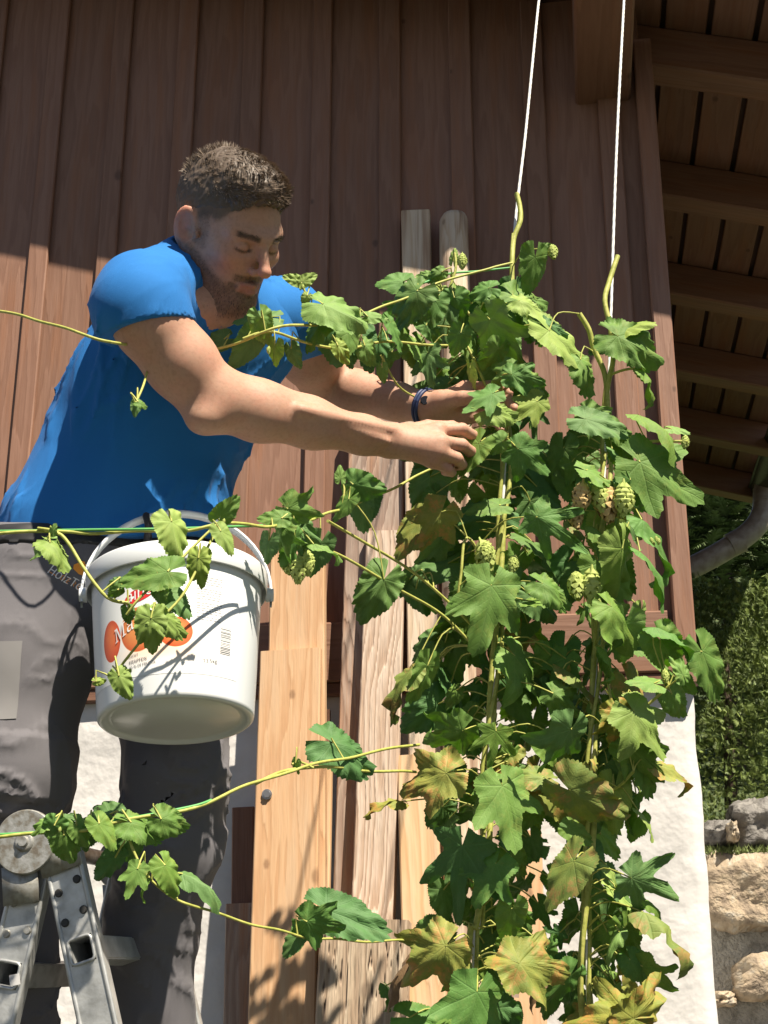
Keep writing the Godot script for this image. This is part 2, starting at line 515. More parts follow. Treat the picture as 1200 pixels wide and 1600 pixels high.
func rock(sd: int, s: Vector3, rough := 0.16) -> ArrayMesh:
	var n := noise(sd, 1.1, 4)
	var m := SphereMesh.new()
	m.radial_segments = 48; m.rings = 28
	var ar := m.surface_get_arrays(0)
	var vs: PackedVector3Array = ar[Mesh.ARRAY_VERTEX]
	var ix: PackedInt32Array = ar[Mesh.ARRAY_INDEX]
	for i in vs.size():
		var v := vs[i] * 2.0
		var e := 5.0                                             # squarish
		var l := pow(pow(absf(v.x), e) + pow(absf(v.y), e) + pow(absf(v.z), e), 1.0 / e)
		v = v / maxf(l, 0.001)
		v *= 1.0 + n.get_noise_3dv(v * 0.9) * rough * 1.6 + n.get_noise_3dv(v * 4.0) * rough * 0.5 - absf(n.get_noise_3dv(v * 2.2 + Vector3(3, 1, 2))) * rough * 0.5
		vs[i] = v * s * 0.5
	var st := new_st()
	st.set_smooth_group(1)
	for i in ix: st.add_vertex(vs[i])
	st.index()
	return fin(st)

func build_garden() -> void:
	# retaining wall of boulders beyond the corner of the house
	var w := thing("stone_wall", "retaining wall of rough tan and grey boulders beside the white house base", "wall", Vector3(1.3, 0, -4.7))
	var tan := mottled(61, [Color(0.42, 0.38, 0.33), Color(0.58, 0.52, 0.45), Color(0.66, 0.60, 0.51), Color(0.68, 0.66, 0.62)], 0.42, 0.9, 9.0)
	var grey := mottled(62, [Color(0.34, 0.33, 0.32), Color(0.47, 0.46, 0.45), Color(0.58, 0.57, 0.55)], 0.35, 0.9, 9.0)
	var mortar := mottled(63, [Color(0.50, 0.49, 0.46), Color(0.62, 0.61, 0.58), Color(0.66, 0.65, 0.62)], 0.25, 0.95, 12.0)
	var st := new_st()
	var n := noise(66, 1.0, 4)
	st.set_smooth_group(1)
	var mp := func(i: int, j: int) -> Vector3:
		var x := 0.2 + i * 0.04
		var y := j * 0.04
		return Vector3(x, y, -4.575 - y * 0.02 + n.get_noise_2d(x * 4, y * 4) * 0.02 + n.get_noise_2d(x * 16, y * 16) * 0.008)
	for i in 60:
		for j in 49:
			quad(st, mp.call(i, j), mp.call(i, j + 1), mp.call(i + 1, j + 1), mp.call(i + 1, j))
	for i in 60:
		var q: Vector3 = mp.call(i, 49)
		var q2: Vector3 = mp.call(i + 1, 49)
		quad(st, q, q + Vector3(0, 0.03, -1.6), q2 + Vector3(0, 0.03, -1.6), q2)
	wpart(w, "mortar", fin(st), mortar)
	# [pixel x, y of centre, width px, height px, depth, grey?]
	var z := 4.62
	for s in [[1185, 1395, 190, 130, 0], [1215, 1525, 150, 78, 0], [1128, 1560, 40, 26, 0], [1160, 1640, 150, 70, 0], [1118, 1305, 48, 42, 1], [1141, 1303, 18, 34, 0], [1178, 1290, 82, 78, 1], [1240, 1290, 60, 70, 1], [1300, 1400, 60, 140, 0], [1320, 1540, 80, 120, 1], [1210, 1338, 40, 16, 1]]:
		var c := P(s[0], s[1], z + (0.10 if s[5 - 1] == 1 else 0.0))
		var sc := c.distance_to(P(s[0] + 100, s[1], z)) / 100.0
		var r := wpart(w, "stone", rock(700 + int(s[0]) + int(s[1]), Vector3(s[2] * sc * 0.93, s[3] * sc * 0.93, 0.26)), grey if s[4] == 1 else tan)
		r.position += c
		r.rotation = Vector3(0, 0, rng.randf_range(-0.06, 0.06))
	# ground cover on the ledge
	var gc := new_st()
	for i in 900:
		var px := rng.randf_range(1100, 1215)
		var b := P(px, 1333 + rng.randf_range(-3, 3), z + rng.randf_range(-0.07, 0.10))
		var h := rng.randf_range(0.012, 0.034)
		var d := Vector3(rng.randf_range(-1, 1), 1.2, rng.randf_range(-1, 1)).normalized() * h
		var s := Vector3(rng.randf_range(-1, 1), 0, rng.randf_range(-1, 1)).normalized() * 0.003
		vtx(gc, b - s, Vector2()); vtx(gc, b + d, Vector2()); vtx(gc, b + s, Vector2())
	var go := part(self, "ground_cover", fin(gc), smat(lin(0.13, 0.17, 0.05), 0.8))
	meta(go, "low green ground cover on the ledge of the boulder wall", "ground cover", "", "stuff")
	# clipped conifer hedge on the upper terrace
	var terr := new_st()
	quad(terr, Vector3(0.3, 1.98, -4.75), Vector3(0.3, 2.3, -9), Vector3(12, 2.3, -9), Vector3(12, 1.98, -4.75))
	quad(terr, Vector3(-40, 2.3, -9), Vector3(-40, 9, -40), Vector3(60, 9, -40), Vector3(60, 2.3, -9))
	quad(terr, Vector3(-90, 9, -40), Vector3(-90, 40, -110), Vector3(110, 40, -110), Vector3(110, 9, -40))
	var tr := part(self, "hillside", fin(terr), mottled(64, [Color(0.16, 0.22, 0.10), Color(0.26, 0.32, 0.16), Color(0.38, 0.40, 0.24)], 2.0, 0.95, 5.0))
	meta(tr, "", "", "", "structure")
	hedge(Vector3(0.95, 1.95, -5.35), Vector3(1.15, 1.02, 0.62), 52000, "dense clipped conifer hedge above the boulder wall", 0.0145)
	hedge(Vector3(3.2, 2.0, -6.3), Vector3(2.2, 1.0, 0.8), 9000, "second conifer hedge further back on the slope", 0.026)
	for t in [[Vector3(1.6, 2.6, -14), 5.2, "dark spruce on the hillside just behind the hedge"], [Vector3(3.4, 2.8, -16), 6.0, "tallest spruce on the hillside behind the hedge"], [Vector3(0.2, 2.9, -18), 5.5, "spruce on the hillside below the house gutter"]]:
		conifer(t[0], t[1], t[2])

var sprig_mesh: ArrayMesh
func sprig() -> ArrayMesh:
	if sprig_mesh != null: return sprig_mesh
	var st := new_st()
	for i in 9:
		var t := i / 9.0
		for s in [-1.0, 1.0]:
			var b := Vector3(0, t * 1.0, 0)
			var tip := b + Vector3(s * (0.34 - 0.18 * t), 0.28, 0.05 * sin(i * 2.3))
			var w := Vector3(0.0, 0.055, 0.03)
			vtx(st, b - w, Vector2()); vtx(st, tip, Vector2()); vtx(st, b + w, Vector2())
	var a := Vector3(0.03, 0, 0)
	vtx(st, -a, Vector2()); vtx(st, Vector3(0, 1.25, 0), Vector2()); vtx(st, a, Vector2())
	sprig_mesh = fin(st)
	return sprig_mesh

func sprig_cloud(parent: Node3D, xfs: Array, cols: Array) -> void:
	var mm := MultiMesh.new()
	mm.transform_format = MultiMesh.TRANSFORM_3D
	mm.use_colors = true
	mm.mesh = sprig()
	mm.instance_count = xfs.size()
	for i in xfs.size():
		mm.set_instance_transform(i, xfs[i])
		mm.set_instance_color(i, cols[i])
	var mi := MultiMeshInstance3D.new()
	mi.name = "foliage"
	mi.multimesh = mm
	if not M.has("needle"):
		M.needle = smat(Color.WHITE, 0.6)
		M.needle.vertex_color_use_as_albedo = true
	mi.material_override = M.needle
	mi.set_meta("kind", "stuff")
	parent.add_child(mi)

func hedge(c: Vector3, half: Vector3, count: int, label: String, sz: float) -> void:
	var t := thing("conifer_hedge", label, "hedge", c)
	var r := RandomNumberGenerator.new()
	r.seed = 900 + count
	var n := noise(count, 1.4, 3)
	var xfs := []
	var cols := []
	for i in count:
		var a := r.randf_range(0, TAU)
		var y := r.randf()
		var e := Vector3(cos(a), 0, sin(a))
		var q := pow(pow(absf(e.x), 4) + pow(absf(e.z), 4), -0.25)
		var rad := 1.0 - 0.45 * pow(y, 2.6)
		var p := Vector3(e.x * q * half.x * rad, y * half.y, e.z * q * half.z * rad)
		if i % 4 == 0: p = Vector3(r.randf_range(-1, 1) * half.x * 0.8, half.y * (0.78 + 0.22 * r.randf()), r.randf_range(-1, 1) * half.z * 0.8)
		if p.z < -0.3 * half.z and r.randf() < 0.7: p.z = -p.z
		var bump := n.get_noise_3dv(p * 2.2) * 0.10 + n.get_noise_3dv(p * 9.0) * 0.05
		var out := Vector3(p.x * 0.4, 0.35 + y * 0.3, p.z).normalized()
		p += out * (bump - r.randf() * r.randf() * 0.12)
		if i % 5 == 0: p = Vector3(p.x * r.randf_range(0.3, 0.9), p.y * r.randf_range(0.5, 0.95), p.z * r.randf_range(0.2, 0.85))
		var d := (out + Vector3(r.randf_range(-1, 1), r.randf_range(-0.9, 0.9), r.randf_range(-1, 1)) * 1.1).normalized()
		var sx := d.cross(Vector3(r.randf_range(-1, 1), r.randf_range(-1, 1), r.randf_range(-1, 1))).normalized()
		var s := sz * r.randf_range(1.1, 2.1)
		xfs.append(Transform3D(Basis(sx * s * 1.35, d * s * 0.75, sx.cross(d) * s), p))
		var g := r.randf()
		cols.append(Color(0.085 + 0.10 * g, 0.135 + 0.11 * g, 0.032 + 0.02 * g))
	sprig_cloud(t, xfs, cols)
	for i in 5:
		var st := new_st()
		var x := lerpf(-0.7, 0.7, i / 4.0) * half.x
		tube_to(st, [Vector3(x, 0, 0), Vector3(x * 0.95, half.y * 0.5, 0.02), Vector3(x * 0.9, half.y * 0.85, 0)], [0.03, 0.022, 0.008], 7)
		part(t, "trunk", fin(st), smat(lin(0.08, 0.055, 0.04), 0.9))

func conifer(at: Vector3, h: float, label: String) -> void:
	var t := thing("spruce_tree", label, "tree", at, "spruces on the hillside")
	var st := new_st()
	tube_to(st, [Vector3.ZERO, Vector3(0, h, 0)], [h * 0.03, 0.02], 8)
	part(t, "trunk", fin(st), smat(lin(0.07, 0.05, 0.04), 0.9))
	var r := RandomNumberGenerator.new()
	r.seed = int(h * 100)
	var xfs := []
	var cols := []
	for i in 3500:
		var y := pow(r.randf(), 0.8)
		var a := r.randf() * TAU
		var rad := (1.0 - y) * h * 0.26 * sqrt(r.randf())
		var p := Vector3(cos(a) * rad, h * (0.08 + 0.92 * y) - rad * 0.3, sin(a) * rad)
		var d := (Vector3(cos(a), -0.1, sin(a)) + Vector3(r.randf_range(-1, 1), r.randf_range(-1, 1), r.randf_range(-1, 1)) * 0.5).normalized()
		var sx := d.cross(Vector3(0.1, 1, r.randf_range(-0.4, 0.4))).normalized()
		var s := r.randf_range(0.18, 0.34)
		xfs.append(Transform3D(Basis(sx * s, d * s, sx.cross(d) * s), p))
		var g := r.randf()
		cols.append(Color(0.05 + 0.05 * g, 0.085 + 0.06 * g, 0.03 + 0.02 * g))
	sprig_cloud(t, xfs, cols)

# ---------------------------------------------------------------- distance fields meshed as surface nets
class Field:
	var o: Vector3
	var h: float
	var nx: int
	var ny: int
	var nz: int
	var d: PackedFloat32Array
	func _init(lo: Vector3, hi: Vector3, cell: float) -> void:
		o = lo; h = cell
		nx = int(ceil((hi.x - lo.x) / cell)) + 1
		ny = int(ceil((hi.y - lo.y) / cell)) + 1
		nz = int(ceil((hi.z - lo.z) / cell)) + 1
		d = PackedFloat32Array()
		d.resize(nx * ny * nz)
		d.fill(100.0)
	func rangei(lo: Vector3, hi: Vector3) -> Array:
		return [clampi(int((lo.x - o.x) / h), 0, nx), clampi(int((hi.x - o.x) / h) + 2, 0, nx), clampi(int((lo.y - o.y) / h), 0, ny), clampi(int((hi.y - o.y) / h) + 2, 0, ny), clampi(int((lo.z - o.z) / h), 0, nz), clampi(int((hi.z - o.z) / h) + 2, 0, nz)]
	func capsule(a: Vector3, b: Vector3, ra: float, rb: float, k := 0.02, cut := false) -> void:
		var m := maxf(ra, rb) + k + 3.0 * h
		var r := rangei(a.min(b) - Vector3(m, m, m), a.max(b) + Vector3(m, m, m))
		var ab := b - a
		var l2 := maxf(ab.length_squared(), 1e-9)
		for z in range(r[4], r[5]):
			for y in range(r[2], r[3]):
				var i: int = (z * ny + y) * nx + r[0]
				var p := Vector3(o.x + h * r[0], o.y + h * y, o.z + h * z) - a
				for x in range(r[0], r[1]):
					var t := clampf(p.dot(ab) / l2, 0.0, 1.0)
					var v := (p - ab * t).length() - ra - (rb - ra) * t
					var c := d[i]
					if cut:
						v = -v
						var e := maxf(k - absf(c - v), 0.0) / k
						d[i] = maxf(c, v) + e * e * k * 0.25
					else:
						var e := maxf(k - absf(c - v), 0.0) / k
						d[i] = minf(c, v) - e * e * k * 0.25
					i += 1
					p.x += h
	func ellipsoid(c0: Vector3, B: Basis, rad: Vector3, k := 0.02, cut := false) -> void:
		var m := maxf(rad.x, maxf(rad.y, rad.z)) + k + 3.0 * h
		var r := rangei(c0 - Vector3(m, m, m), c0 + Vector3(m, m, m))
		var inv := B.transposed()
		var ir := Vector3(1.0 / rad.x, 1.0 / rad.y, 1.0 / rad.z)
		for z in range(r[4], r[5]):
			for y in range(r[2], r[3]):
				var i: int = (z * ny + y) * nx + r[0]
				for x in range(r[0], r[1]):
					var p := inv * (Vector3(o.x + h * x, o.y + h * y, o.z + h * z) - c0)
					var q := p * ir
					var k0 := q.length()
					var k1 := (q * ir).length()
					var v := k0 * (k0 - 1.0) / k1 if k1 > 1e-6 else -minf(rad.x, minf(rad.y, rad.z))
					var c := d[i]
					if cut: v = -v
					var e := maxf(k - absf(c - v), 0.0) / k
					if cut: d[i] = maxf(c, v) + e * e * k * 0.25
					else: d[i] = minf(c, v) - e * e * k * 0.25
					i += 1
	func chain(pts: Array, k := 0.03) -> void:
		for i in pts.size() - 1: capsule(pts[i][0], pts[i + 1][0], pts[i][1], pts[i + 1][1], k)
	func warp(f: Callable, lim: float) -> void:           # d = f(p, d) near the surface
		var i := 0
		for z in nz:
			for y in ny:
				for x in nx:
					var v := d[i]
					if absf(v) < lim: d[i] = f.call(Vector3(o.x + h * x, o.y + h * y, o.z + h * z), v)
					i += 1
	func cut_all(f: Callable) -> void:
		var i := 0
		for z in nz:
			for y in ny:
				for x in nx:
					if d[i] < 0.08: d[i] = f.call(Vector3(o.x + h * x, o.y + h * y, o.z + h * z), d[i])
					i += 1
	func sample(p: Vector3) -> float:
		var q := (p - o) / h
		var x := int(floor(q.x)); var y := int(floor(q.y)); var z := int(floor(q.z))
		if x < 0 or y < 0 or z < 0 or x >= nx - 1 or y >= ny - 1 or z >= nz - 1: return 100.0
		var f := q - Vector3(x, y, z)
		var i := (z * ny + y) * nx + x
		var s := nx * ny
		var a := lerpf(lerpf(d[i], d[i + 1], f.x), lerpf(d[i + nx], d[i + nx + 1], f.x), f.y)
		var b := lerpf(lerpf(d[i + s], d[i + s + 1], f.x), lerpf(d[i + s + nx], d[i + s + nx + 1], f.x), f.y)
		return lerpf(a, b, f.z)
	func hit(p: Vector3, dir: Vector3) -> Vector3:
		for n in 60:
			var v := sample(p)
			if v < 0.0: return p
			p += dir * clampf(v * 0.6, 0.0006, 0.01)
		return p

class Hull:
	var v := PackedVector3Array()
	var n := PackedVector3Array()
	var c := PackedColorArray()
	var ix := PackedInt32Array()
	func add(F: Field, col: Callable) -> void:
		var nx := F.nx; var ny := F.ny; var nz := F.nz; var h := F.h
		var d := F.d
		var s := nx * ny
		var off := [0, 1, nx, nx + 1, s, s + 1, s + nx, s + nx + 1]
		var E := [[0, 1], [2, 3], [4, 5], [6, 7], [0, 2], [1, 3], [4, 6], [5, 7], [0, 4], [1, 5], [2, 6], [3, 7]]
		var cell := {}
		var lim := h * 5.0
		for z in nz - 1:
			for y in ny - 1:
				var i := (z * ny + y) * nx
				for x in nx - 1:
					var d0 := d[i]
					if d0 < lim and d0 > -lim:
						var g := PackedFloat32Array([d0, d[i + 1], d[i + nx], d[i + nx + 1], d[i + s], d[i + s + 1], d[i + s + nx], d[i + s + nx + 1]])
						var neg := 0
						for q in g: neg += 1 if q < 0.0 else 0
						if neg > 0 and neg < 8:
							var acc := Vector3.ZERO
							var cnt := 0
							for e in E:
								var a := g[e[0]]; var b := g[e[1]]
								if (a < 0.0) != (b < 0.0):
									var t := a / (a - b)
									var pa := Vector3(e[0] & 1, (e[0] >> 1) & 1, e[0] >> 2)
									var pb := Vector3(e[1] & 1, (e[1] >> 1) & 1, e[1] >> 2)
									acc += pa.lerp(pb, t); cnt += 1
							acc /= cnt
							var p := F.o + (Vector3(x, y, z) + acc) * h
							var gr := Vector3(g[1] + g[3] + g[5] + g[7] - g[0] - g[2] - g[4] - g[6], g[2] + g[3] + g[6] + g[7] - g[0] - g[1] - g[4] - g[5], g[4] + g[5] + g[6] + g[7] - g[0] - g[1] - g[2] - g[3]).normalized()
							cell[i] = v.size()
							v.append(p); n.append(gr); c.append(col.call(p, gr))
					i += 1
		for i: int in cell:
			var a0: int = cell[i]
			var d0 := d[i] < 0.0
			for ax in 3:
				var st: int = [1, nx, s][ax]
				var u: int = [nx, s, 1][ax]
				var w: int = [s, 1, nx][ax]
				if d0 == (d[i + st] < 0.0): continue
				if not (cell.has(i - u) and cell.has(i - w) and cell.has(i - u - w)): continue
				var b0: int = cell[i - u]; var c0: int = cell[i - u - w]; var e0: int = cell[i - w]
				var fn := (v[c0] - v[a0]).cross(v[b0] - v[a0])
				if fn.dot(n[a0] + n[c0]) > 0.0: ix.append_array(PackedInt32Array([a0, b0, c0, a0, c0, e0]))
				else: ix.append_array(PackedInt32Array([a0, c0, b0, a0, e0, c0]))
	func mesh() -> ArrayMesh:
		var ar := []
		ar.resize(Mesh.ARRAY_MAX)
		ar[Mesh.ARRAY_VERTEX] = v; ar[Mesh.ARRAY_NORMAL] = n; ar[Mesh.ARRAY_COLOR] = c; ar[Mesh.ARRAY_INDEX] = ix
		var m := ArrayMesh.new()
		m.add_surface_from_arrays(Mesh.PRIMITIVE_TRIANGLES, ar)
		return m

# flat lettering or marks laid on a field's surface; right / up span the lettering plane
func print_on(F: Field, src: Array, at: Vector3, right: Vector3, up: Vector3, lift := 0.0012) -> ArrayMesh:
	var nrm := right.cross(up).normalized()
	var st := new_st()
	st.set_smooth_group(1)
	for t: Vector3 in src:
		var p := at + right * t.x + up * t.y + nrm * 0.05
		st.add_vertex(F.hit(p, -nrm) + nrm * lift)
	return fin(st)

func text_tris(txt: String, size_m: float, shear := 0.0, serif := false) -> Array:
	var tm := TextMesh.new()
	tm.text = txt
	var f := SystemFont.new()
	f.font_names = PackedStringArray(["Droid Serif" if serif else "Droid Sans"])
	tm.font = f
	tm.font_size = 32
	tm.pixel_size = size_m / 23.0
	tm.depth = 0.0
	tm.curve_step = 2.0
	tm.horizontal_alignment = HORIZONTAL_ALIGNMENT_LEFT
	var out := []
	if tm.get_surface_count() == 0: return out
	var ar := tm.surface_get_arrays(0)
	var vs: PackedVector3Array = ar[Mesh.ARRAY_VERTEX]
	var ix = ar[Mesh.ARRAY_INDEX]
	if ix == null or ix.size() == 0:
		for q in vs: out.append(Vector3(q.x + q.y * shear, q.y, 0))
	else:
		for i in ix: out.append(Vector3(vs[i].x + vs[i].y * shear, vs[i].y, 0))
	return out

func skin_mat() -> StandardMaterial3D:
	var m := mottled(81, [Color(0.93, 0.90, 0.88), Color(1, 1, 1), Color(1, 0.97, 0.95)], 0.08, 0.62, 0.6, 0.02, 4)
	m.vertex_color_use_as_albedo = true
	m.subsurf_scatter_enabled = true
	m.subsurf_scatter_strength = 0.12
	return m

func cloth(base: Color, sd: int, sheen := 0.25, scale := 0.03) -> StandardMaterial3D:
	var m := mottled(sd, [base.darkened(0.10), base, base.lightened(0.03)], scale, 0.85, 3.0, 0.06, 3)
	m.rim_enabled = true
	m.rim = sheen
	m.rim_tint = 0.7
	return m

func build_man() -> void:
	var man := thing("person", "man in blue shirt and grey work trousers reaching into the hops", "person", P(150, 1700, 1.97))
	var K := {}
	K.rsh = P(202, 466, 1.655); K.relb = P(332, 628, 1.755); K.rwr = P(606, 688, 1.93)
	K.lsh = P(448, 495, 1.98); K.lelb = P(512, 606, 2.20); K.lwr = P(668, 637, 2.12)
	K.neck = P(318, 455, 1.82)
	# head frame, told in camera axes: turned 46 degrees to the right, bowed, tipped a little to its right
	var ya := deg_to_rad(46.0); var pi := deg_to_rad(33.0)
	var fw := Vector3(sin(ya) * cos(pi), -sin(pi), cos(ya) * cos(pi))
	var upv := Vector3(sin(ya) * sin(pi), cos(pi), cos(ya) * sin(pi))
	var rl := Basis(Vector3(0, 0, 1), deg_to_rad(7.0))
	var HB := Basis(camB * (rl * upv.cross(fw)), camB * (rl * upv), camB * (rl * fw))
	var HT := Transform3D(HB, P(358, 362, 1.76))
	var hinv := HT.affine_inverse()
	var hs := 0.91
	var nz := noise(91, 1.0, 3)
	var nf := noise(92, 1.0, 1)
	var base := Color(0.475, 0.285, 0.20)
	var sk := Hull.new()
	# ---------------- head (3 mm cells)
	var lo := HT * Vector3.ZERO - Vector3(0.17, 0.19, 0.17)
	var H := Field.new(lo, lo + Vector3(0.34, 0.36, 0.34), 0.0030)
	var L := func(x: float, y: float, z: float) -> Vector3: return HT * (Vector3(x, y, z) * hs)
	H.ellipsoid(L.call(0, 0.036, -0.014), HB, Vector3(0.076, 0.086, 0.097) * hs, 0.01)
	H.ellipsoid(L.call(0, -0.022, 0.022), HB, Vector3(0.062, 0.080, 0.068) * hs, 0.03)
	H.capsule(L.call(-0.05, -0.045, 0.0), L.call(-0.012, -0.098, 0.064), 0.020, 0.018, 0.03)
	H.capsule(L.call(0.05, -0.045, 0.0), L.call(0.012, -0.098, 0.064), 0.020, 0.018, 0.03)
	H.ellipsoid(L.call(0, -0.102, 0.068), HB, Vector3(0.022, 0.016, 0.018) * hs, 0.015)
	for s: float in [-1.0, 1.0]:
		H.ellipsoid(L.call(s * 0.043, -0.020, 0.056), HB, Vector3(0.021, 0.016, 0.020) * hs, 0.02)
		H.capsule(L.call(s * 0.046, 0.022, 0.062), L.call(s * 0.012, 0.018, 0.083), 0.010, 0.011, 0.014)
	for s: float in [-1.0, 1.0]:
		H.ellipsoid(L.call(s * 0.031, 0.001, 0.097), HB, Vector3(0.019, 0.013, 0.023) * hs, 0.009, true)
		H.ellipsoid(L.call(s * 0.031, -0.001, 0.071), HB, Vector3(0.0150, 0.0125, 0.0135) * hs, 0.002)
	H.capsule(L.call(0, 0.014, 0.087), L.call(0, -0.028, 0.109), 0.0068, 0.0085, 0.007)
	H.ellipsoid(L.call(0, -0.031, 0.111), HB, Vector3(0.0105, 0.009, 0.0105) * hs, 0.006)
	for s: float in [-1.0, 1.0]:
		H.ellipsoid(L.call(s * 0.0125, -0.036, 0.097), HB, Vector3(0.0075, 0.0065, 0.0095) * hs, 0.005)
		H.ellipsoid(L.call(s * 0.0065, -0.042, 0.101), HB, Vector3(0.0036, 0.003, 0.0045) * hs, 0.002, true)
	H.capsule(L.call(-0.021, -0.066, 0.080), L.call(0, -0.0615, 0.0915), 0.004, 0.0052, 0.005)
	H.capsule(L.call(0.021, -0.066, 0.080), L.call(0, -0.0615, 0.0915), 0.004, 0.0052, 0.005)
	H.capsule(L.call(-0.018, -0.0695, 0.081), L.call(0, -0.0735, 0.0895), 0.004, 0.0062, 0.005)
	H.capsule(L.call(0.018, -0.0695, 0.081), L.call(0, -0.0735, 0.0895), 0.004, 0.0062, 0.005)
	H.capsule(L.call(-0.024, -0.0675, 0.084), L.call(0, -0.0672, 0.0975), 0.0012, 0.0014, 0.003, true)
	H.capsule(L.call(0.024, -0.0675, 0.084), L.call(0, -0.0672, 0.0975), 0.0012, 0.0014, 0.003, true)
	for s: float in [-1.0, 1.0]:                                                        # ears
		var eb := HB * Basis(Vector3(0, 1, 0), -s * 0.55) * Basis(Vector3(1, 0, 0), -0.15)
		H.ellipsoid(L.call(s * 0.082, -0.002, -0.012), eb, Vector3(0.009, 0.036, 0.022) * hs, 0.006)
		H.ellipsoid(L.call(s * 0.077, -0.032, -0.003), eb, Vector3(0.008, 0.012, 0.011) * hs, 0.006)
		H.ellipsoid(L.call(s * 0.0885, 0.001, -0.006), eb, Vector3(0.0080, 0.025, 0.0135) * hs, 0.003, true)
		H.ellipsoid(L.call(s * 0.086, -0.008, -0.002), eb, Vector3(0.012, 0.012, 0.010) * hs, 0.003, true)
		H.ellipsoid(L.call(s * 0.078, -0.006, 0.013), HB, Vector3(0.005, 0.008, 0.005) * hs, 0.004)
	var nk0: Vector3 = L.call(0, -0.045, -0.030)
	H.capsule(nk0, K.neck + Vector3(0, -0.03, 0), 0.048, 0.053, 0.025)
	H.capsule(L.call(-0.03, -0.06, -0.01), K.neck + Vector3(0.02, -0.05, 0.02), 0.03, 0.03, 0.03)
	var beard := func(q: Vector3) -> float:
		var line := lerpf(-0.018, -0.066, smoothstep(0.0, 0.085, q.z))
		var m := smoothstep(-0.002, 0.014, line - q.y) * smoothstep(-0.030, -0.012, q.z) * smoothstep(-0.135, -0.112, q.y)
		m = maxf(m, smoothstep(0.018, 0.006, absf(q.z - 0.018)) * smoothstep(0.05, 0.03, q.y) * smoothstep(-0.03, -0.02, q.y) * smoothstep(0.052, 0.062, absf(q.x)) * 0.55)
		var mu := smoothstep(0.004, 0.0, absf(q.y + 0.0535) - 0.0045) * smoothstep(0.036, 0.028, absf(q.x)) * smoothstep(0.06, 0.075, q.z)
		m = maxf(m, mu * 0.9)
		var side := smoothstep(0.006, 0.0, absf(absf(q.x) - 0.031) - 0.004) * smoothstep(0.012, 0.004, absf(q.y + 0.07)) * smoothstep(0.05, 0.06, q.z)
		m = maxf(m, side)
		var lips := smoothstep(0.010, 0.007, absf(q.y + 0.0675)) * smoothstep(0.025, 0.021, absf(q.x)) * smoothstep(0.06, 0.07, q.z)
		return m * (1.0 - lips)
	var hairline := func(q: Vector3) -> float:
		if q.z > 0.03: return lerpf(0.030, 0.084, smoothstep(0.03, 0.09, q.z)) - 0.012 * absf(nf.get_noise_1d(q.x * 60.0))
		elif q.z > -0.002: return lerpf(0.012, 0.030, (q.z + 0.002) / 0.032)
		return lerpf(0.012, -0.062, smoothstep(-0.002, -0.07, q.z))
	var face_col := func(p: Vector3, _g: Vector3) -> Color:
		var q := (hinv * p) / hs
		var c := base
		var red := 0.0
		red += 0.5 * exp(-(q - Vector3(0, -0.03, 0.108)).length_squared() / 0.0004)
		red += 0.35 * exp(-(Vector3(absf(q.x), q.y, q.z) - Vector3(0.045, -0.025, 0.065)).length_squared() / 0.0009)
		red += 0.5 * smoothstep(0.074, 0.082, absf(q.x)) * smoothstep(0.02, -0.02, q.z)
		c = c.lerp(Color(0.52, 0.19, 0.13), clampf(red, 0, 0.8))
		var nn := nz.get_noise_3dv(p * 260.0)
		var hl: float = hairline.call(q)
		var ear := smoothstep(0.074, 0.079, absf(q.x)) * smoothstep(0.045, 0.03, q.y) * smoothstep(-0.05, -0.04, q.z)
		c = c.lerp(Color(0.10, 0.075, 0.055), smoothstep(-0.006, 0.010, q.y - hl + nn * 0.004) * 0.85 * (1.0 - ear))
		var b: float = beard.call(q)
		c = c.lerp(Color(0.055, 0.036, 0.026), clampf(b * (0.66 + 0.3 * nn), 0.0, 0.9))
		var lips := smoothstep(0.009, 0.006, absf(q.y + 0.0675)) * smoothstep(0.024, 0.019, absf(q.x)) * smoothstep(0.07, 0.078, q.z)
		c = c.lerp(Color(0.42, 0.16, 0.125), lips * 0.8)
		var ex := absf(q.x) - 0.031
		var lash := smoothstep(0.0036, 0.0010, absf(q.y + 0.0066 + ex * ex * -14.0)) * smoothstep(0.017, 0.013, absf(ex)) * smoothstep(0.055, 0.065, q.z)
		c = c.lerp(Color(0.02, 0.014, 0.012), lash * 0.8)
		var br := smoothstep(0.0065, 0.003, absf(q.y - 0.0185 - (absf(q.x) - 0.02) * 0.11)) * smoothstep(0.010, 0.016, absf(q.x)) * smoothstep(0.053, 0.045, absf(q.x)) * smoothstep(0.045, 0.055, q.z)
		c = c.lerp(Color(0.045, 0.03, 0.022), br * 0.85)
		return c
	sk.add(H, face_col)
	# ---------------- torso core inside the shirt (coarse)
	var T := Field.new(P(60, 900, 1.98) - Vector3(0.15, 0.1, 0.25), P(470, 430, 1.8) + Vector3(0.12, 0.08, 0.25), 0.014)
	T.chain([[P(170, 850, 1.97), 0.08], [P(225, 700, 1.95), 0.075], [P(300, 570, 1.92), 0.07], [K.neck, 0.05]], 0.04)
	T.chain([[K.rsh, 0.04], [K.neck + Vector3(0, -0.04, 0), 0.05], [K.lsh, 0.045]], 0.04)
	var scol := func(p: Vector3, _g: Vector3) -> Color:
		var n2: float = nz.get_noise_3dv(p * 30.0)
		return base.lerp(Color(0.50, 0.245, 0.17), clampf(0.2 + n2 * 0.5, 0.0, 0.5))
	sk.add(T, scol)
	# ---------------- right arm and hand
	var A := Field.new(P(190, 690, 1.9) - Vector3(0.06, 0.10, 0.14), P(760, 470, 1.9) + Vector3(0.08, 0.06, 0.33), 0.0042)
	var ua: Vector3 = K.rsh.lerp(K.relb, 0.25)
	A.chain([[K.rsh, 0.044], [ua, 0.050], [K.rsh.lerp(K.relb, 0.62), 0.050], [K.relb, 0.044]], 0.02)
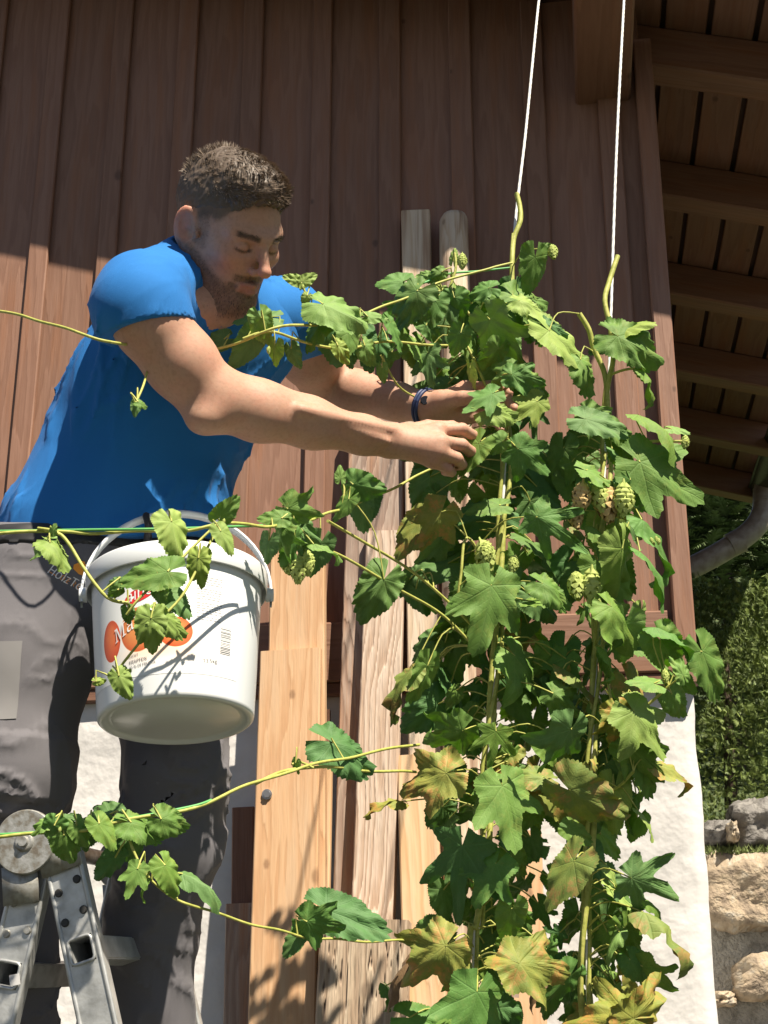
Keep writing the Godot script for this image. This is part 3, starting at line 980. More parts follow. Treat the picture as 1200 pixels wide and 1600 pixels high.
	A.capsule(K.rsh.lerp(K.relb, 0.35) + camB.y * 0.012, K.rsh.lerp(K.relb, 0.72) + camB.y * 0.014, 0.034, 0.034, 0.02)
	A.ellipsoid(P(318, 655, 1.735), Basis(), Vector3(0.026, 0.022, 0.026), 0.02)              # elbow
	A.chain([[K.relb, 0.040], [K.relb.lerp(K.rwr, 0.25), 0.042], [K.relb.lerp(K.rwr, 0.55), 0.036], [K.relb.lerp(K.rwr, 0.85), 0.028], [K.rwr, 0.0265]], 0.02)
	A.capsule(K.relb.lerp(K.rwr, 0.05) + camB.y * 0.02, K.relb.lerp(K.rwr, 0.5) + camB.y * 0.010, 0.030, 0.022, 0.025)
	A.capsule(P(470, 640, 1.795), P(615, 672, 1.905), 0.008, 0.005, 0.014)                     # tendon and vein of the forearm
	A.capsule(P(540, 668, 1.855), P(605, 690, 1.90), 0.005, 0.004, 0.010)
	hand(A, K.rwr, [P(684, 672, 1.950), P(688, 690, 1.937), P(685, 706, 1.937), P(676, 720, 1.947)],
		[[P(722, 670, 1.970), P(742, 682, 2.000), P(746, 697, 2.020)], [P(722, 695, 1.961), P(736, 706, 1.995), P(728, 714, 2.017)], [P(714, 716, 1.959), P(722, 726, 1.995), P(708, 730, 2.013)], [P(700, 733, 1.963), P(706, 738, 1.991), P(694, 738, 2.007)]],
		[P(632, 680, 1.960), P(668, 668, 1.985), P(706, 668, 2.005), P(734, 678, 2.023)], 1.0)
	sk.add(A, scol)
	# ---------------- left arm and hand
	var B2 := Field.new(P(440, 660, 2.15) - Vector3(0.06, 0.08, 0.16), P(820, 490, 2.1) + Vector3(0.06, 0.06, 0.22), 0.0042)
	B2.chain([[K.lsh, 0.05], [K.lsh.lerp(K.lelb, 0.5), 0.052], [K.lelb, 0.043]], 0.02)
	B2.chain([[K.lelb, 0.043], [K.lelb.lerp(K.lwr, 0.3), 0.040], [K.lelb.lerp(K.lwr, 0.7), 0.031], [K.lwr, 0.027]], 0.02)
	hand(B2, K.lwr, [P(728, 606, 2.125), P(736, 622, 2.115), P(736, 638, 2.115), P(730, 652, 2.12)],
		[[P(765, 603, 2.13), P(786, 606, 2.115), P(796, 614, 2.10)], [P(778, 622, 2.115), P(798, 628, 2.10), P(804, 638, 2.085)], [P(776, 640, 2.11), P(794, 648, 2.095), P(796, 658, 2.08)], [P(764, 656, 2.11), P(780, 664, 2.10), P(784, 672, 2.085)]],
		[P(690, 628, 2.10), P(722, 622, 2.075), P(752, 620, 2.065), P(775, 628, 2.06)], 1.0)
	sk.add(B2, scol)
	var body := wpart(man, "body", sk.mesh(), skin_mat())
	# ---------------- shirt
	var S := Field.new(P(15, 880, 1.98) - Vector3(0.10, 0.06, 0.26), P(500, 390, 1.85) + Vector3(0.12, 0.06, 0.27), 0.007)
	S.chain([[P(128, 880, 1.92), 0.122], [P(132, 830, 1.92), 0.118], [P(166, 735, 1.915), 0.106], [P(214, 620, 1.885), 0.106], [P(250, 530, 1.83), 0.096]], 0.05)
	S.chain([[P(222, 880, 2.0), 0.118], [P(232, 830, 1.99), 0.112], [P(252, 735, 1.99), 0.104], [P(298, 620, 1.96), 0.110], [P(365, 540, 1.93), 0.10]], 0.06)
	S.chain([[P(225, 470, 1.70), 0.060], [P(310, 468, 1.83), 0.068], [P(440, 505, 1.98), 0.064]], 0.05)
	S.capsule(P(225, 452, 1.73), P(292, 426, 1.80), 0.056, 0.050, 0.05)
	S.capsule(P(305, 425, 1.815), P(318, 470, 1.83), 0.062, 0.068, 0.03)
	var d1 := (P(300, 620, 1.8) - P(110, 800, 1.8)).normalized()
	var d2 := (P(200, 560, 1.8) - P(160, 760, 1.8)).normalized()
	var hem_low := P(150, 830, 1.8)
	var d3 := (camB * Vector3(0.42, 1.0, 0.2)).normalized()
	var fold := func(p: Vector3, v: float) -> float:
		var a := p - d1 * (p.dot(d1) * 0.80)
		var b := p - d2 * (p.dot(d2) * 0.78)
		var wob := Vector3(nf.get_noise_3dv(p * 5.0), nf.get_noise_3dv(p * 5.0 + Vector3(7, 0, 0)), 0) * 0.03
		var f := pow(maxf(0.0, 1.0 - absf(nf.get_noise_3dv((a + wob) * 17.0)) * 2.6), 2.0)
		var g := pow(maxf(0.0, 1.0 - absf(nf.get_noise_3dv((b + wob) * 12.0 + Vector3(5, 3, 1))) * 2.4), 2.0)
		var mk := clampf(0.55 + nf.get_noise_3dv(p * 4.5 + Vector3(1, 9, 4)) * 1.6, 0.1, 1.0)
		var low := smoothstep(0.20, 0.0, (p - hem_low).dot(camB.y))
		var u := (p - hem_low).dot(d3) * 70.0 + nf.get_noise_3dv(p * 7.0) * 6.0
		var cr := pow(0.5 + 0.5 * sin(u), 2.0) * clampf(nf.get_noise_3dv(p * 4.0 + Vector3(3, 0, 0)) * 2.0 + 0.3, 0.0, 1.0)
		return v - 0.0062 * f * mk - 0.0058 * g * mk + 0.004 - 0.006 * cr * low
	S.warp(fold, 0.035)
	var bot_n := (camB * Vector3(0.02, -1, 0.12)).normalized()
	var bot_p := P(180, 836, 1.85)
	S.cut_all(func(p: Vector3, v: float) -> float: return maxf(v, (p - bot_p).dot(bot_n) + 0.004 * sin(p.x * 40.0)))
	S.capsule(L.call(0, -0.02, -0.03), P(322, 452, 1.80), 0.062, 0.060, 0.006, true)     # neckline
	S.ellipsoid(P(352, 462, 1.755), camB, Vector3(0.044, 0.032, 0.06), 0.010, true)
	# sleeves: each its own hollow tube of cloth
	var sl := Field.new(P(130, 600, 1.75) - Vector3(0.06, 0.03, 0.12), P(340, 400, 1.75) + Vector3(0.04, 0.02, 0.22), 0.005)
	sl.chain([[P(280, 440, 1.77), 0.054], [P(222, 458, 1.69), 0.055], [P(217, 485, 1.675), 0.061], [P(258, 555, 1.705), 0.0665]], 0.045)
	sl.warp(fold, 0.03)
	var hem_n := (camB * Vector3(0.24, -1, 0.10)).normalized()
	var hem_p := P(212, 519, 1.675)
	sl.cut_all(func(p: Vector3, v: float) -> float: return maxf(v, (p - hem_p).dot(hem_n)))
	sl.capsule(hem_p + hem_n * 0.09 + camB.x * 0.05, hem_p + hem_n * 0.042 + camB.x * 0.014, 0.0585, 0.0570, 0.003, true)
	var s2 := Field.new(P(400, 640, 2.1) - Vector3(0.06, 0.03, 0.2), P(540, 420, 2.0) + Vector3(0.06, 0.04, 0.2), 0.005)
	s2.chain([[P(400, 495, 1.92), 0.068], [P(446, 498, 1.97), 0.064], [P(470, 535, 2.06), 0.064], [P(496, 600, 2.17), 0.062]], 0.03)
	s2.warp(fold, 0.03)
	var hem2_n := (camB * Vector3(0.32, -1, -0.15)).normalized()
	var hem2_p := P(474, 562, 2.10)
	s2.cut_all(func(p: Vector3, v: float) -> float: return maxf(v, (p - hem2_p).dot(hem2_n)))
	s2.capsule(hem2_p + hem2_n * 0.09, hem2_p + hem2_n * 0.035, 0.056, 0.054, 0.003, true)
	var ss := Hull.new()
	for q in [S, sl, s2]: ss.add(q, func(_p: Vector3, _g: Vector3) -> Color: return Color.WHITE)
	wpart(man, "shirt", ss.mesh(), cloth(lin(0.004, 0.15, 0.47), 85, 0.08))
	# ---------------- trousers
	var G := Field.new(P(-110, 1690, 1.95) - Vector3(0.12, 0.0, 0.22), P(345, 800, 1.95) + Vector3(0.10, 0.06, 0.28), 0.0075)
	G.chain([[P(135, 835, 1.93), 0.108], [P(70, 905, 1.90), 0.118], [P(28, 1020, 1.87), 0.112], [P(6, 1205, 1.85), 0.093], [P(4, 1330, 1.88), 0.078], [P(20, 1680, 1.98), 0.068]], 0.04)
	G.chain([[P(225, 835, 1.99), 0.105], [P(240, 905, 2.02), 0.112], [P(268, 1080, 2.0), 0.096], [P(280, 1215, 1.97), 0.074], [P(262, 1320, 1.99), 0.080], [P(236, 1450, 2.03), 0.067], [P(236, 1680, 2.07), 0.062]], 0.03)
	var wr := func(p: Vector3, v: float) -> float:
		var a := Vector3(p.x * 0.55, p.y, p.z * 0.55)
		var f := pow(maxf(0.0, 1.0 - absf(nf.get_noise_3dv(a * 15.0 + Vector3(0, nf.get_noise_3dv(p * 4.0) * 1.5, 0))) * 2.5), 2.0) * 1.1
		var g: float = nf.get_noise_3dv(p * 5.0)
		var amp := 0.0030 + 0.006 * exp(-pow((p.y - K.knee_y) / 0.09, 2)) + 0.004 * smoothstep(1.72, 1.55, p.y)
		var w := v - amp * f + 0.004 + g * 0.004
		if p.x < -0.72 and p.y > K.pad0 and p.y < K.pad1: w -= 0.005             # doubled cloth of the knee pocket
		return w
	K.knee_y = P(270, 1290, 1.98).y
	K.pad0 = P(40, 1250, 1.8).y
	K.pad1 = P(40, 1150, 1.8).y
	G.warp(wr, 0.035)
	var waist_p := P(180, 815, 1.95)
	G.cut_all(func(p: Vector3, v: float) -> float: return maxf(v, (p - waist_p).dot(camB.y)))
	var gs := Hull.new()
	gs.add(G, func(_p: Vector3, _g: Vector3) -> Color: return Color.WHITE)
	var tr := wpart(man, "trousers", gs.mesh(), cloth(lin(0.128, 0.124, 0.138), 86, 0.12, 0.04))
	M.white_print = smat(lin(0.75, 0.75, 0.75), 0.7)
	M.orange_print = smat(lin(0.80, 0.30, 0.03), 0.7)
	# lettering and emblem on the thigh
	var bx := camB.x.rotated(camB.z, deg_to_rad(-33.0))
	var by := camB.y.rotated(camB.z, deg_to_rad(-33.0))
	var at := P(66, 890, 1.75)
	var lt := wpart(tr, "lettering", print_on(G, text_tris("HolzTech", 0.0125), at, bx, by), M.white_print)
	lt.position = Vector3.ZERO
	var l2 := wpart(tr, "lettering", print_on(G, text_tris("D E R O K A", 0.0070), P(82, 904, 1.75), bx, by), M.orange_print)
	l2.position = Vector3.ZERO
	var em := []
	var gl := [Vector2(0, 0), Vector2(0.006, 0.010), Vector2(0.010, 0.011), Vector2(0.011, 0.008), Vector2(0.0165, 0.010), Vector2(0.0145, 0.0055), Vector2(0.018, 0.004), Vector2(0.036, 0.002), Vector2(0.035, -0.004), Vector2(0.014, -0.0075), Vector2(0.003, -0.005)]
	for i in range(Geometry2D.triangulate_polygon(PackedVector2Array(gl)).size()):
		var ti := Geometry2D.triangulate_polygon(PackedVector2Array(gl))[i]
		em.append(Vector3(gl[ti].x, gl[ti].y, 0))
	wpart(tr, "emblem", print_on(G, em, P(100, 885, 1.75), bx, by), M.orange_print).position = Vector3.ZERO
	var dash := []
	for q in [[0, 0], [0.015, 0], [0.015, 0.001], [0, 0], [0.015, 0.001], [0, 0.001]]: dash.append(Vector3(q[0], q[1], 0))
	wpart(tr, "emblem", print_on(G, dash, P(64, 894, 1.75), bx, by), M.orange_print).position = Vector3.ZERO
	# pale reflecting patch on the thigh pocket
	var pa := []
	for i in 4:
		for j in 10:
			for q in [[0, 0], [0, 1], [1, 1], [0, 0], [1, 1], [1, 0]]: pa.append(Vector3((i + q[0]) * 0.012 - 0.04, (j + q[1]) * -0.0105, 0))
	wpart(tr, "pocket_patch", print_on(G, pa, P(12, 1006, 1.72), camB.x, camB.y, 0.002), smat(lin(0.185, 0.182, 0.185), 0.8)).position = Vector3.ZERO
	# belt
	var BL := Field.new(G.o, G.o + Vector3(G.nx - 1, G.ny - 1, G.nz - 1) * G.h, G.h)
	BL.nx = G.nx; BL.ny = G.ny; BL.nz = G.nz
	BL.d = G.d.duplicate()
	var bc := P(180, 848, 1.95)
	BL.cut_all(func(p: Vector3, v: float) -> float: return maxf(v - 0.004, absf((p - bc).dot(bot_n)) - 0.017))
	var bs := Hull.new()
	bs.add(BL, func(_p: Vector3, _g: Vector3) -> Color: return Color.WHITE)
	wpart(man, "belt", bs.mesh(), smat(lin(0.02, 0.02, 0.022), 0.6))
	# ---------------- boots
	var bf := Field.new(P(-90, 1800, 1.95) - Vector3(0.1, 0.06, 0.2), P(340, 1640, 1.95) + Vector3(0.15, 0.05, 0.3), 0.009)
	for f in [[P(20, 1690, 1.98), P(70, 1745, 1.95)], [P(236, 1690, 2.07), P(290, 1745, 2.02)]]:
		bf.capsule(f[0], Vector3(f[0].x, f[1].y, f[0].z), 0.055, 0.045, 0.03)
		bf.capsule(Vector3(f[0].x, f[1].y, f[0].z), f[1] + Vector3(0.12, -0.005, 0.05), 0.045, 0.036, 0.03)
	var bo := Hull.new()
	bo.add(bf, func(_p: Vector3, _g: Vector3) -> Color: return Color.WHITE)
	wpart(man, "boots", bo.mesh(), smat(lin(0.03, 0.027, 0.025), 0.6))
	# ---------------- wrist watch
	var wx: Vector3 = (K.lwr - K.lelb).normalized()
	var wc: Vector3 = K.lwr - wx * 0.006
	var wst := new_st()
	var e1 := wx.cross(Vector3.UP).normalized()
	var e2 := wx.cross(e1)
	var ring := []
	for i in 25: ring.append(wc + (e1 * cos(TAU * i / 24.0) + e2 * sin(TAU * i / 24.0)) * 0.0305)
	for o2: float in [-0.003, 0.003]:
		var rr := []
		for q in ring: rr.append(q + wx * o2)
		tube_to(wst, rr, 0.0032, 8, false)
	var wa := wpart(man, "wristwatch", fin(wst), smat(lin(0.02, 0.035, 0.11), 0.5))
	var wf := new_st()
	var fc := wc + (camB.z + camB.y * 0.3).normalized() * 0.031
	tube_to(wf, [fc, fc + (camB.z + camB.y * 0.3).normalized() * 0.003], [0.0085, 0.0075], 20)
	wpart(wa, "watch_case", fin(wf), smat(lin(0.012, 0.012, 0.014), 0.2)).position = Vector3.ZERO
	# ---------------- hair
	var R := Field.new(lo, lo + Vector3(0.34, 0.36, 0.34), 0.0034)
	R.ellipsoid(L.call(0, 0.044, -0.020), HB, Vector3(0.0785, 0.090, 0.100) * hs, 0.01)
	R.ellipsoid(L.call(0, 0.092, 0.034), HB, Vector3(0.055, 0.033, 0.056) * hs, 0.03)
	R.cut_all(func(p: Vector3, v: float) -> float:
		var q := (hinv * p) / hs
		var lim: float = hairline.call(q)
		var sidein := smoothstep(0.028, 0.0, q.y - lim) * 0.007 * smoothstep(0.06, 0.03, q.z)
		return maxf(v + sidein + nz.get_noise_3dv(q * 85.0) * 0.003, (lim - q.y) * 0.8))
	var hk := Hull.new()
	var hair_col := func(p: Vector3, _g: Vector3) -> Color:
		var q := (hinv * p) / hs
		var c := Color(0.085, 0.062, 0.045).lerp(Color(0.12, 0.09, 0.066), 0.5 + 0.5 * nz.get_noise_3dv(p * 200.0))
		return c.lerp(base, 0.16 * smoothstep(0.055, 0.015, q.y) * smoothstep(0.05, 0.07, absf(q.x)))
	hk.add(R, hair_col)
	var hm := smat(Color.WHITE, 0.55)
	hm.vertex_color_use_as_albedo = true
	var hair := wpart(man, "hair", hk.mesh(), hm)
	var hs2 := new_st()
	var r := RandomNumberGenerator.new()
	r.seed = 77
	for i in 17000:
		var j := r.randi() % hk.v.size()
		var p := hk.v[j]
		var g := hk.n[j]
		var q := (hinv * p) / hs
		if g.dot(HB.y) < -0.4: continue
		var top := smoothstep(0.045, 0.09, q.y)
		var sw := Vector3(nz.get_noise_3dv(q * 30.0), 0.25, 0.9 + nz.get_noise_3dv(q * 25.0 + Vector3(9, 0, 0)) * 0.5)
		if q.z < -0.05: sw = Vector3(nz.get_noise_3dv(q * 40.0) * 1.6, 0.3, -0.3)
		var dir := (HB * sw * top + HB * Vector3(0, -1, 0.15) * (1.0 - top) + g * (0.16 * top + 0.12) + Vector3(r.randf_range(-1, 1), r.randf_range(-1, 1), r.randf_range(-1, 1)) * 0.15).normalized()
		var ln := lerpf(0.004, 0.0125, top) * r.randf_range(0.6, 1.25)
		blade(hs2, p - g * 0.003, dir, g, ln, 0.0011, Color(0.13, 0.096, 0.07).lerp(Color(0.40, 0.31, 0.235), r.randf() * r.randf()))
	part(hair, "hair_strands", fin(hs2), hm)
	# beard and brow hairs grow from the skin
	var bst := new_st()
	for i in 26000:
		var j := r.randi() % sk.v.size()
		var p := sk.v[j]
		var q := (hinv * p) / hs
		if q.length() > 0.17: continue
		var g := sk.n[j]
		var b: float = beard.call(q)
		var br := smoothstep(0.006, 0.003, absf(q.y - 0.0185 - (absf(q.x) - 0.02) * 0.11)) * smoothstep(0.010, 0.016, absf(q.x)) * smoothstep(0.053, 0.045, absf(q.x)) * smoothstep(0.045, 0.055, q.z)
		if r.randf() < b * 0.8:
			var chin := smoothstep(-0.07, -0.1, q.y) * smoothstep(0.02, 0.06, q.z)
			blade(bst, p, (g * 0.6 + HB * Vector3(0, -0.8, 0.2) + Vector3(r.randf_range(-1, 1), r.randf_range(-1, 1), r.randf_range(-1, 1)) * 0.3).normalized(), g, lerpf(0.002, 0.0045, chin) * r.randf_range(0.6, 1.2), 0.0006, Color(0.065, 0.045, 0.032))
		elif r.randf() < br:
			blade(bst, p, (HB * Vector3(signf(q.x), 0.35, 0) + g * 0.4).normalized(), g, 0.007, 0.0008, Color(0.04, 0.028, 0.02))
	part(hair, "beard", fin(bst), hm)

func blade(st: SurfaceTool, p: Vector3, dir: Vector3, g: Vector3, ln: float, w: float, c: Color) -> void:
	var s := dir.cross(g + Vector3(0.01, 0.02, 0.013)).normalized() * w * 0.5
	var m := p + dir * ln * 0.55 + g * ln * 0.06
	var e := p + dir * ln
	for q in [p - s, m - s * 0.8, m + s * 0.8, p - s, m + s * 0.8, p + s, m - s * 0.8, e, m + s * 0.8]:
		st.set_color(c)
		st.add_vertex(q)

# palm, four fingers and a thumb stamped into a field
func hand(F: Field, wr: Vector3, kn: Array, fing: Array, th: Array, s: float) -> void:
	for i in 4:
		F.capsule(wr.lerp(kn[i], 0.12), kn[i], 0.0165 * s, (0.0128 - 0.0008 * absf(i - 1)) * s, 0.016)
	F.capsule(kn[0], kn[3], 0.010 * s, 0.009 * s, 0.012)
	for i in 4:
		var rr: float = [0.0096, 0.0099, 0.0093, 0.0082][i] * s
		var f: Array = fing[i]
		F.capsule(kn[i], f[0], rr * 1.10, rr, 0.005)
		F.capsule(f[0], f[1], rr, rr * 0.92, 0.003)
		F.capsule(f[1], f[2], rr * 0.92, rr * 0.78, 0.003)
	F.capsule(wr, th[0], 0.020 * s, 0.0185 * s, 0.015)
	F.capsule(th[0], th[1], 0.0175 * s, 0.0125 * s, 0.010)
	F.capsule(th[1], th[2], 0.0120 * s, 0.0112 * s, 0.004)
	F.capsule(th[2], th[3], 0.0112 * s, 0.0090 * s, 0.003)

# ---------------------------------------------------------------- bucket
const BR0 := 0.104
const BR1 := 0.1195
const BH := 0.214
func bucket_r(y: float) -> float: return lerpf(0.1055, BR1 - 0.001, (y - 0.006) / (BH - 0.036))

# bend a flat shape (x = arc length, y = height) round the bucket's wall; theta 0 faces the camera
func wrap_on(src: Array, th0: float, y0: float, ang: float, lift := 0.0007) -> ArrayMesh:
	var st := new_st()
	for t: Vector3 in src:
		var q := Vector2(t.x, t.y).rotated(deg_to_rad(ang))
		var y := y0 + q.y
		var r := bucket_r(y) + lift
		var th := deg_to_rad(th0) + q.x / r
		st.add_vertex(Vector3(sin(th) * r, y, cos(th) * r))
	return fin(st)

func build_bucket() -> void:
	var at := P(275, 1128, 1.75)
	var ax := (camB * Vector3(-0.06, cos(deg_to_rad(27.0)), -sin(deg_to_rad(27.0)))).normalized()
	var fz := (EYE - at)
	fz = (fz - ax * fz.dot(ax)).normalized()
	var b := thing("bucket", "white plastic fruit filling bucket hanging before the man's hip", "bucket", at)
	b.basis = Basis(ax.cross(fz), ax, fz)
	var white := smat(lin(0.70, 0.735, 0.76), 0.32)
	white.clearcoat_enabled = true
	white.clearcoat = 0.3
	white.clearcoat_roughness = 0.25
	part(b, "wall", lathe([Vector2(0.0, 0.004), Vector2(0.086, 0.004), Vector2(0.0865, 0.0045), Vector2(0.094, 0.003), Vector2(0.0955, 0.0), Vector2(0.1015, 0.0), Vector2(0.1045, 0.0025), Vector2(0.1055, 0.006), Vector2(BR1 - 0.001, BH - 0.03), Vector2(BR1, BH), Vector2(BR1 - 0.003, BH + 0.001), Vector2(BR1 - 0.0045, BH - 0.003), Vector2(0.1025, 0.010), Vector2(0.098, 0.007), Vector2(0.0, 0.007)], 96), white)
	part(b, "rim", lathe([Vector2(BR1 - 0.001, BH - 0.006), Vector2(BR1 + 0.005, BH - 0.001), Vector2(BR1 + 0.0075, BH - 0.002), Vector2(BR1 + 0.0085, BH - 0.005), Vector2(BR1 + 0.0070, BH - 0.028), Vector2(BR1 + 0.0060, BH - 0.0295), Vector2(BR1 + 0.0052, BH - 0.028), Vector2(BR1 + 0.0062, BH - 0.010), Vector2(BR1 - 0.001, BH - 0.012)], 96), white)
	# bail handle: a flat strap, tipped back towards the belt
	var hst := new_st()
	var n := 28
	hst.set_smooth_group(1)
	for i in n:
		var q := []
		for j in 2:
			var t := lerpf(-0.12, PI + 0.12, float(i + j) / n)
			var c := Vector3(cos(t) * 0.1335, BH - 0.02 + sin(t) * 0.138, -0.012 - 0.02 * maxf(sin(t), 0.0))
			var w := Vector3(0, 0.35, 1).normalized() * 0.0065
			var o := Vector3(cos(t), sin(t) * 0.9, -0.3 * sin(t)).normalized() * 0.0016
			q.append([c - w + o, c + w + o, c + w - o, c - w - o])
		for k in 4: quad(hst, q[0][k], q[1][k], q[1][(k + 1) % 4], q[0][(k + 1) % 4])
	part(b, "handle", fin(hst), white)
	for s: float in [-1.0, 1.0]:
		var pv := new_st()
		tube_to(pv, [Vector3(s * (BR1 + 0.006), BH - 0.022, -0.012), Vector3(s * (BR1 + 0.017), BH - 0.022, -0.012)], [0.011, 0.0095], 18)
		part(b, "pivot", fin(pv), white)
	# printed label
	var W := 640
	var Hh := 384
	var img := Image.create(W, Hh, true, Image.FORMAT_RGB8)
	img.fill(Color(0.905, 0.915, 0.915))
	var n2 := noise(55, 0.02, 3)
	var th_a := -78.0
	var th_b := 46.0
	var ya := 0.030
	var yb := 0.170
	var arc := deg_to_rad(th_b - th_a) * 0.112
	var fruits := [[-50.0, 0.088, 0.017, 0.028, Color(0.88, 0.40, 0.22)], [-27.0, 0.094, 0.026, 0.030, Color(0.80, 0.52, 0.30)], [-1.0, 0.086, 0.022, 0.020, Color(0.96, 0.46, 0.24)]]
	for y in Hh:
		var my := lerpf(yb, ya, float(y) / Hh)
		for x in W:
			var th := lerpf(th_a, th_b, float(x) / W)
			var mx := deg_to_rad(th) * 0.112
			var c := Color(0.905, 0.915, 0.915)
			var gl := exp(-pow((mx + 0.02) / 0.055, 2)) * exp(-pow((my - 0.062) / 0.012, 2))
			c = c.lerp(Color(0.97, 0.83, 0.72), gl * 0.8)
			for f in fruits:
				var dx: float = (mx - deg_to_rad(f[0]) * 0.112) / f[2]
				var dy: float = (my - f[1]) / f[3]
				var d := dx * dx + dy * dy
				if d < 1.0:
					var k := n2.get_noise_2d(x, y) * 0.12
					c = f[4].lerp(Color(0.98, 0.66, 0.36), clampf(0.55 * (1.0 - d) * (0.5 + dy * 0.5) + k, 0.0, 1.0)).lerp(Color(0.70, 0.22, 0.10), clampf(d * d * 0.5 - dy * 0.15, 0.0, 0.6))
				elif d < 1.08: c = c.lerp(f[4], (1.08 - d) / 0.08)
			img.set_pixel(x, y, c)
	var box := func(th: float, y: float, w: float, h: float, col: Color) -> void:
		var px := int((th - th_a) / (th_b - th_a) * W)
		var py := int((yb - y) / (yb - ya) * Hh)
		img.fill_rect(Rect2i(px, py, maxi(1, int(w / arc * W)), maxi(1, int(h / (yb - ya) * Hh))), col)
	var r := RandomNumberGenerator.new()
	r.seed = 5
	for blk in [[0.164, 4], [0.147, 5], [0.127, 5], [0.108, 2]]:                         # small print
		for i in blk[1]:
			var xx := 13.0
			while xx < 30.0:
				var wl := r.randf_range(0.002, 0.006)
				box.call(xx, blk[0] - i * 0.0034, wl, 0.0013, Color(0.48, 0.48, 0.49))
				xx += rad_to_deg((wl + 0.0012) / 0.112)
	var by := 0.098
	while by > 0.060:                                                                     # bar code, bars lie flat
		var bh := r.randf_range(0.0005, 0.0015)
		box.call(31.0, by, 0.017, bh, Color(0.16, 0.16, 0.17))
		by -= bh + r.randf_range(0.0006, 0.0014)
	img.generate_mipmaps()
	var lm := smat(Color.WHITE, 0.35)
	lm.albedo_texture = ImageTexture.create_from_image(img)
	var ls := new_st()
	ls.set_smooth_group(1)
	for i in 40:
		for j in 8:
			var q := []
			for k in [[0, 0], [0, 1], [1, 1], [1, 0]]:
				var u: float = (i + k[0]) / 40.0
				var v: float = (j + k[1]) / 8.0
				var y := lerpf(ya, yb, v)
				var th := deg_to_rad(lerpf(th_a, th_b, u))
				var rr := bucket_r(y) + 0.0004
				q.append([Vector3(sin(th) * rr, y, cos(th) * rr), Vector2(u, 1.0 - v)])
			quad(ls, q[0][0], q[1][0], q[2][0], q[3][0], q[0][1], q[1][1], q[2][1], q[3][1])
	var lab := part(b, "label", fin(ls), lm)
	# red brand badge with white letters, script word, small captions
	var bad := []
	for i in 28:
		var a := TAU * i / 28.0
		var c := TAU * (i + 1) / 28.0
		bad.append_array([Vector3.ZERO, Vector3(cos(c) * 0.025, sin(c) * 0.0095 + cos(c) * 0.003, 0), Vector3(cos(a) * 0.025, sin(a) * 0.0095 + cos(a) * 0.003, 0)])
	part(lab, "badge", wrap_on(bad, -25.0, 0.142, 10.0, 0.0009), smat(lin(0.62, 0.03, 0.03), 0.35))
	var wp := smat(lin(0.8, 0.8, 0.8), 0.4)
	var gp := smat(lin(0.12, 0.12, 0.13), 0.4)
	part(lab, "lettering", wrap_on(text_tris("aine", 0.015, 0.25), -35.0, 0.139, 14.0, 0.0013), wp)
	part(lab, "lettering", wrap_on(text_tris("Mar", 0.017, 0.35, true), -46.0, 0.090, 25.0, 0.0012), wp)
	part(lab, "lettering", wrap_on(text_tris("KRAPFEN", 0.0046, 0.0), -34.0, 0.0500, 5.0, 0.0010), gp)
	part(lab, "lettering", wrap_on(text_tris("FRUCHT", 0.0036, 0.0), -36.0, 0.0575, 5.0, 0.0010), gp)
	part(lab, "lettering", wrap_on(text_tris("45 % DI FRUTTA", 0.0038, 0.0), -34.0, 0.0430, 5.0, 0.0010), gp)
	part(lab, "lettering", wrap_on(text_tris("13,5kg", 0.0050, 0.0), 18.0, 0.0480, 4.0, 0.0010), gp)
	# strap that carries it from the belt
	var top: Vector3 = b.transform * Vector3(-0.045, BH + 0.104, -0.03)
	var sp := new_st()
	tube_to(sp, curve_pts([P(232, 852, 1.90), top + Vector3(-0.004, 0.008, -0.02), top + Vector3(0, 0.006, 0.008), top + Vector3(0.004, -0.012, 0.006), P(226, 858, 1.89)], 0.008), 0.005, 8)
	var so := part(self, "carrying_strap", fin(sp), smat(lin(0.022, 0.022, 0.024), 0.7))
	meta(so, "black strap holding the bucket handle at the man's belt", "strap")

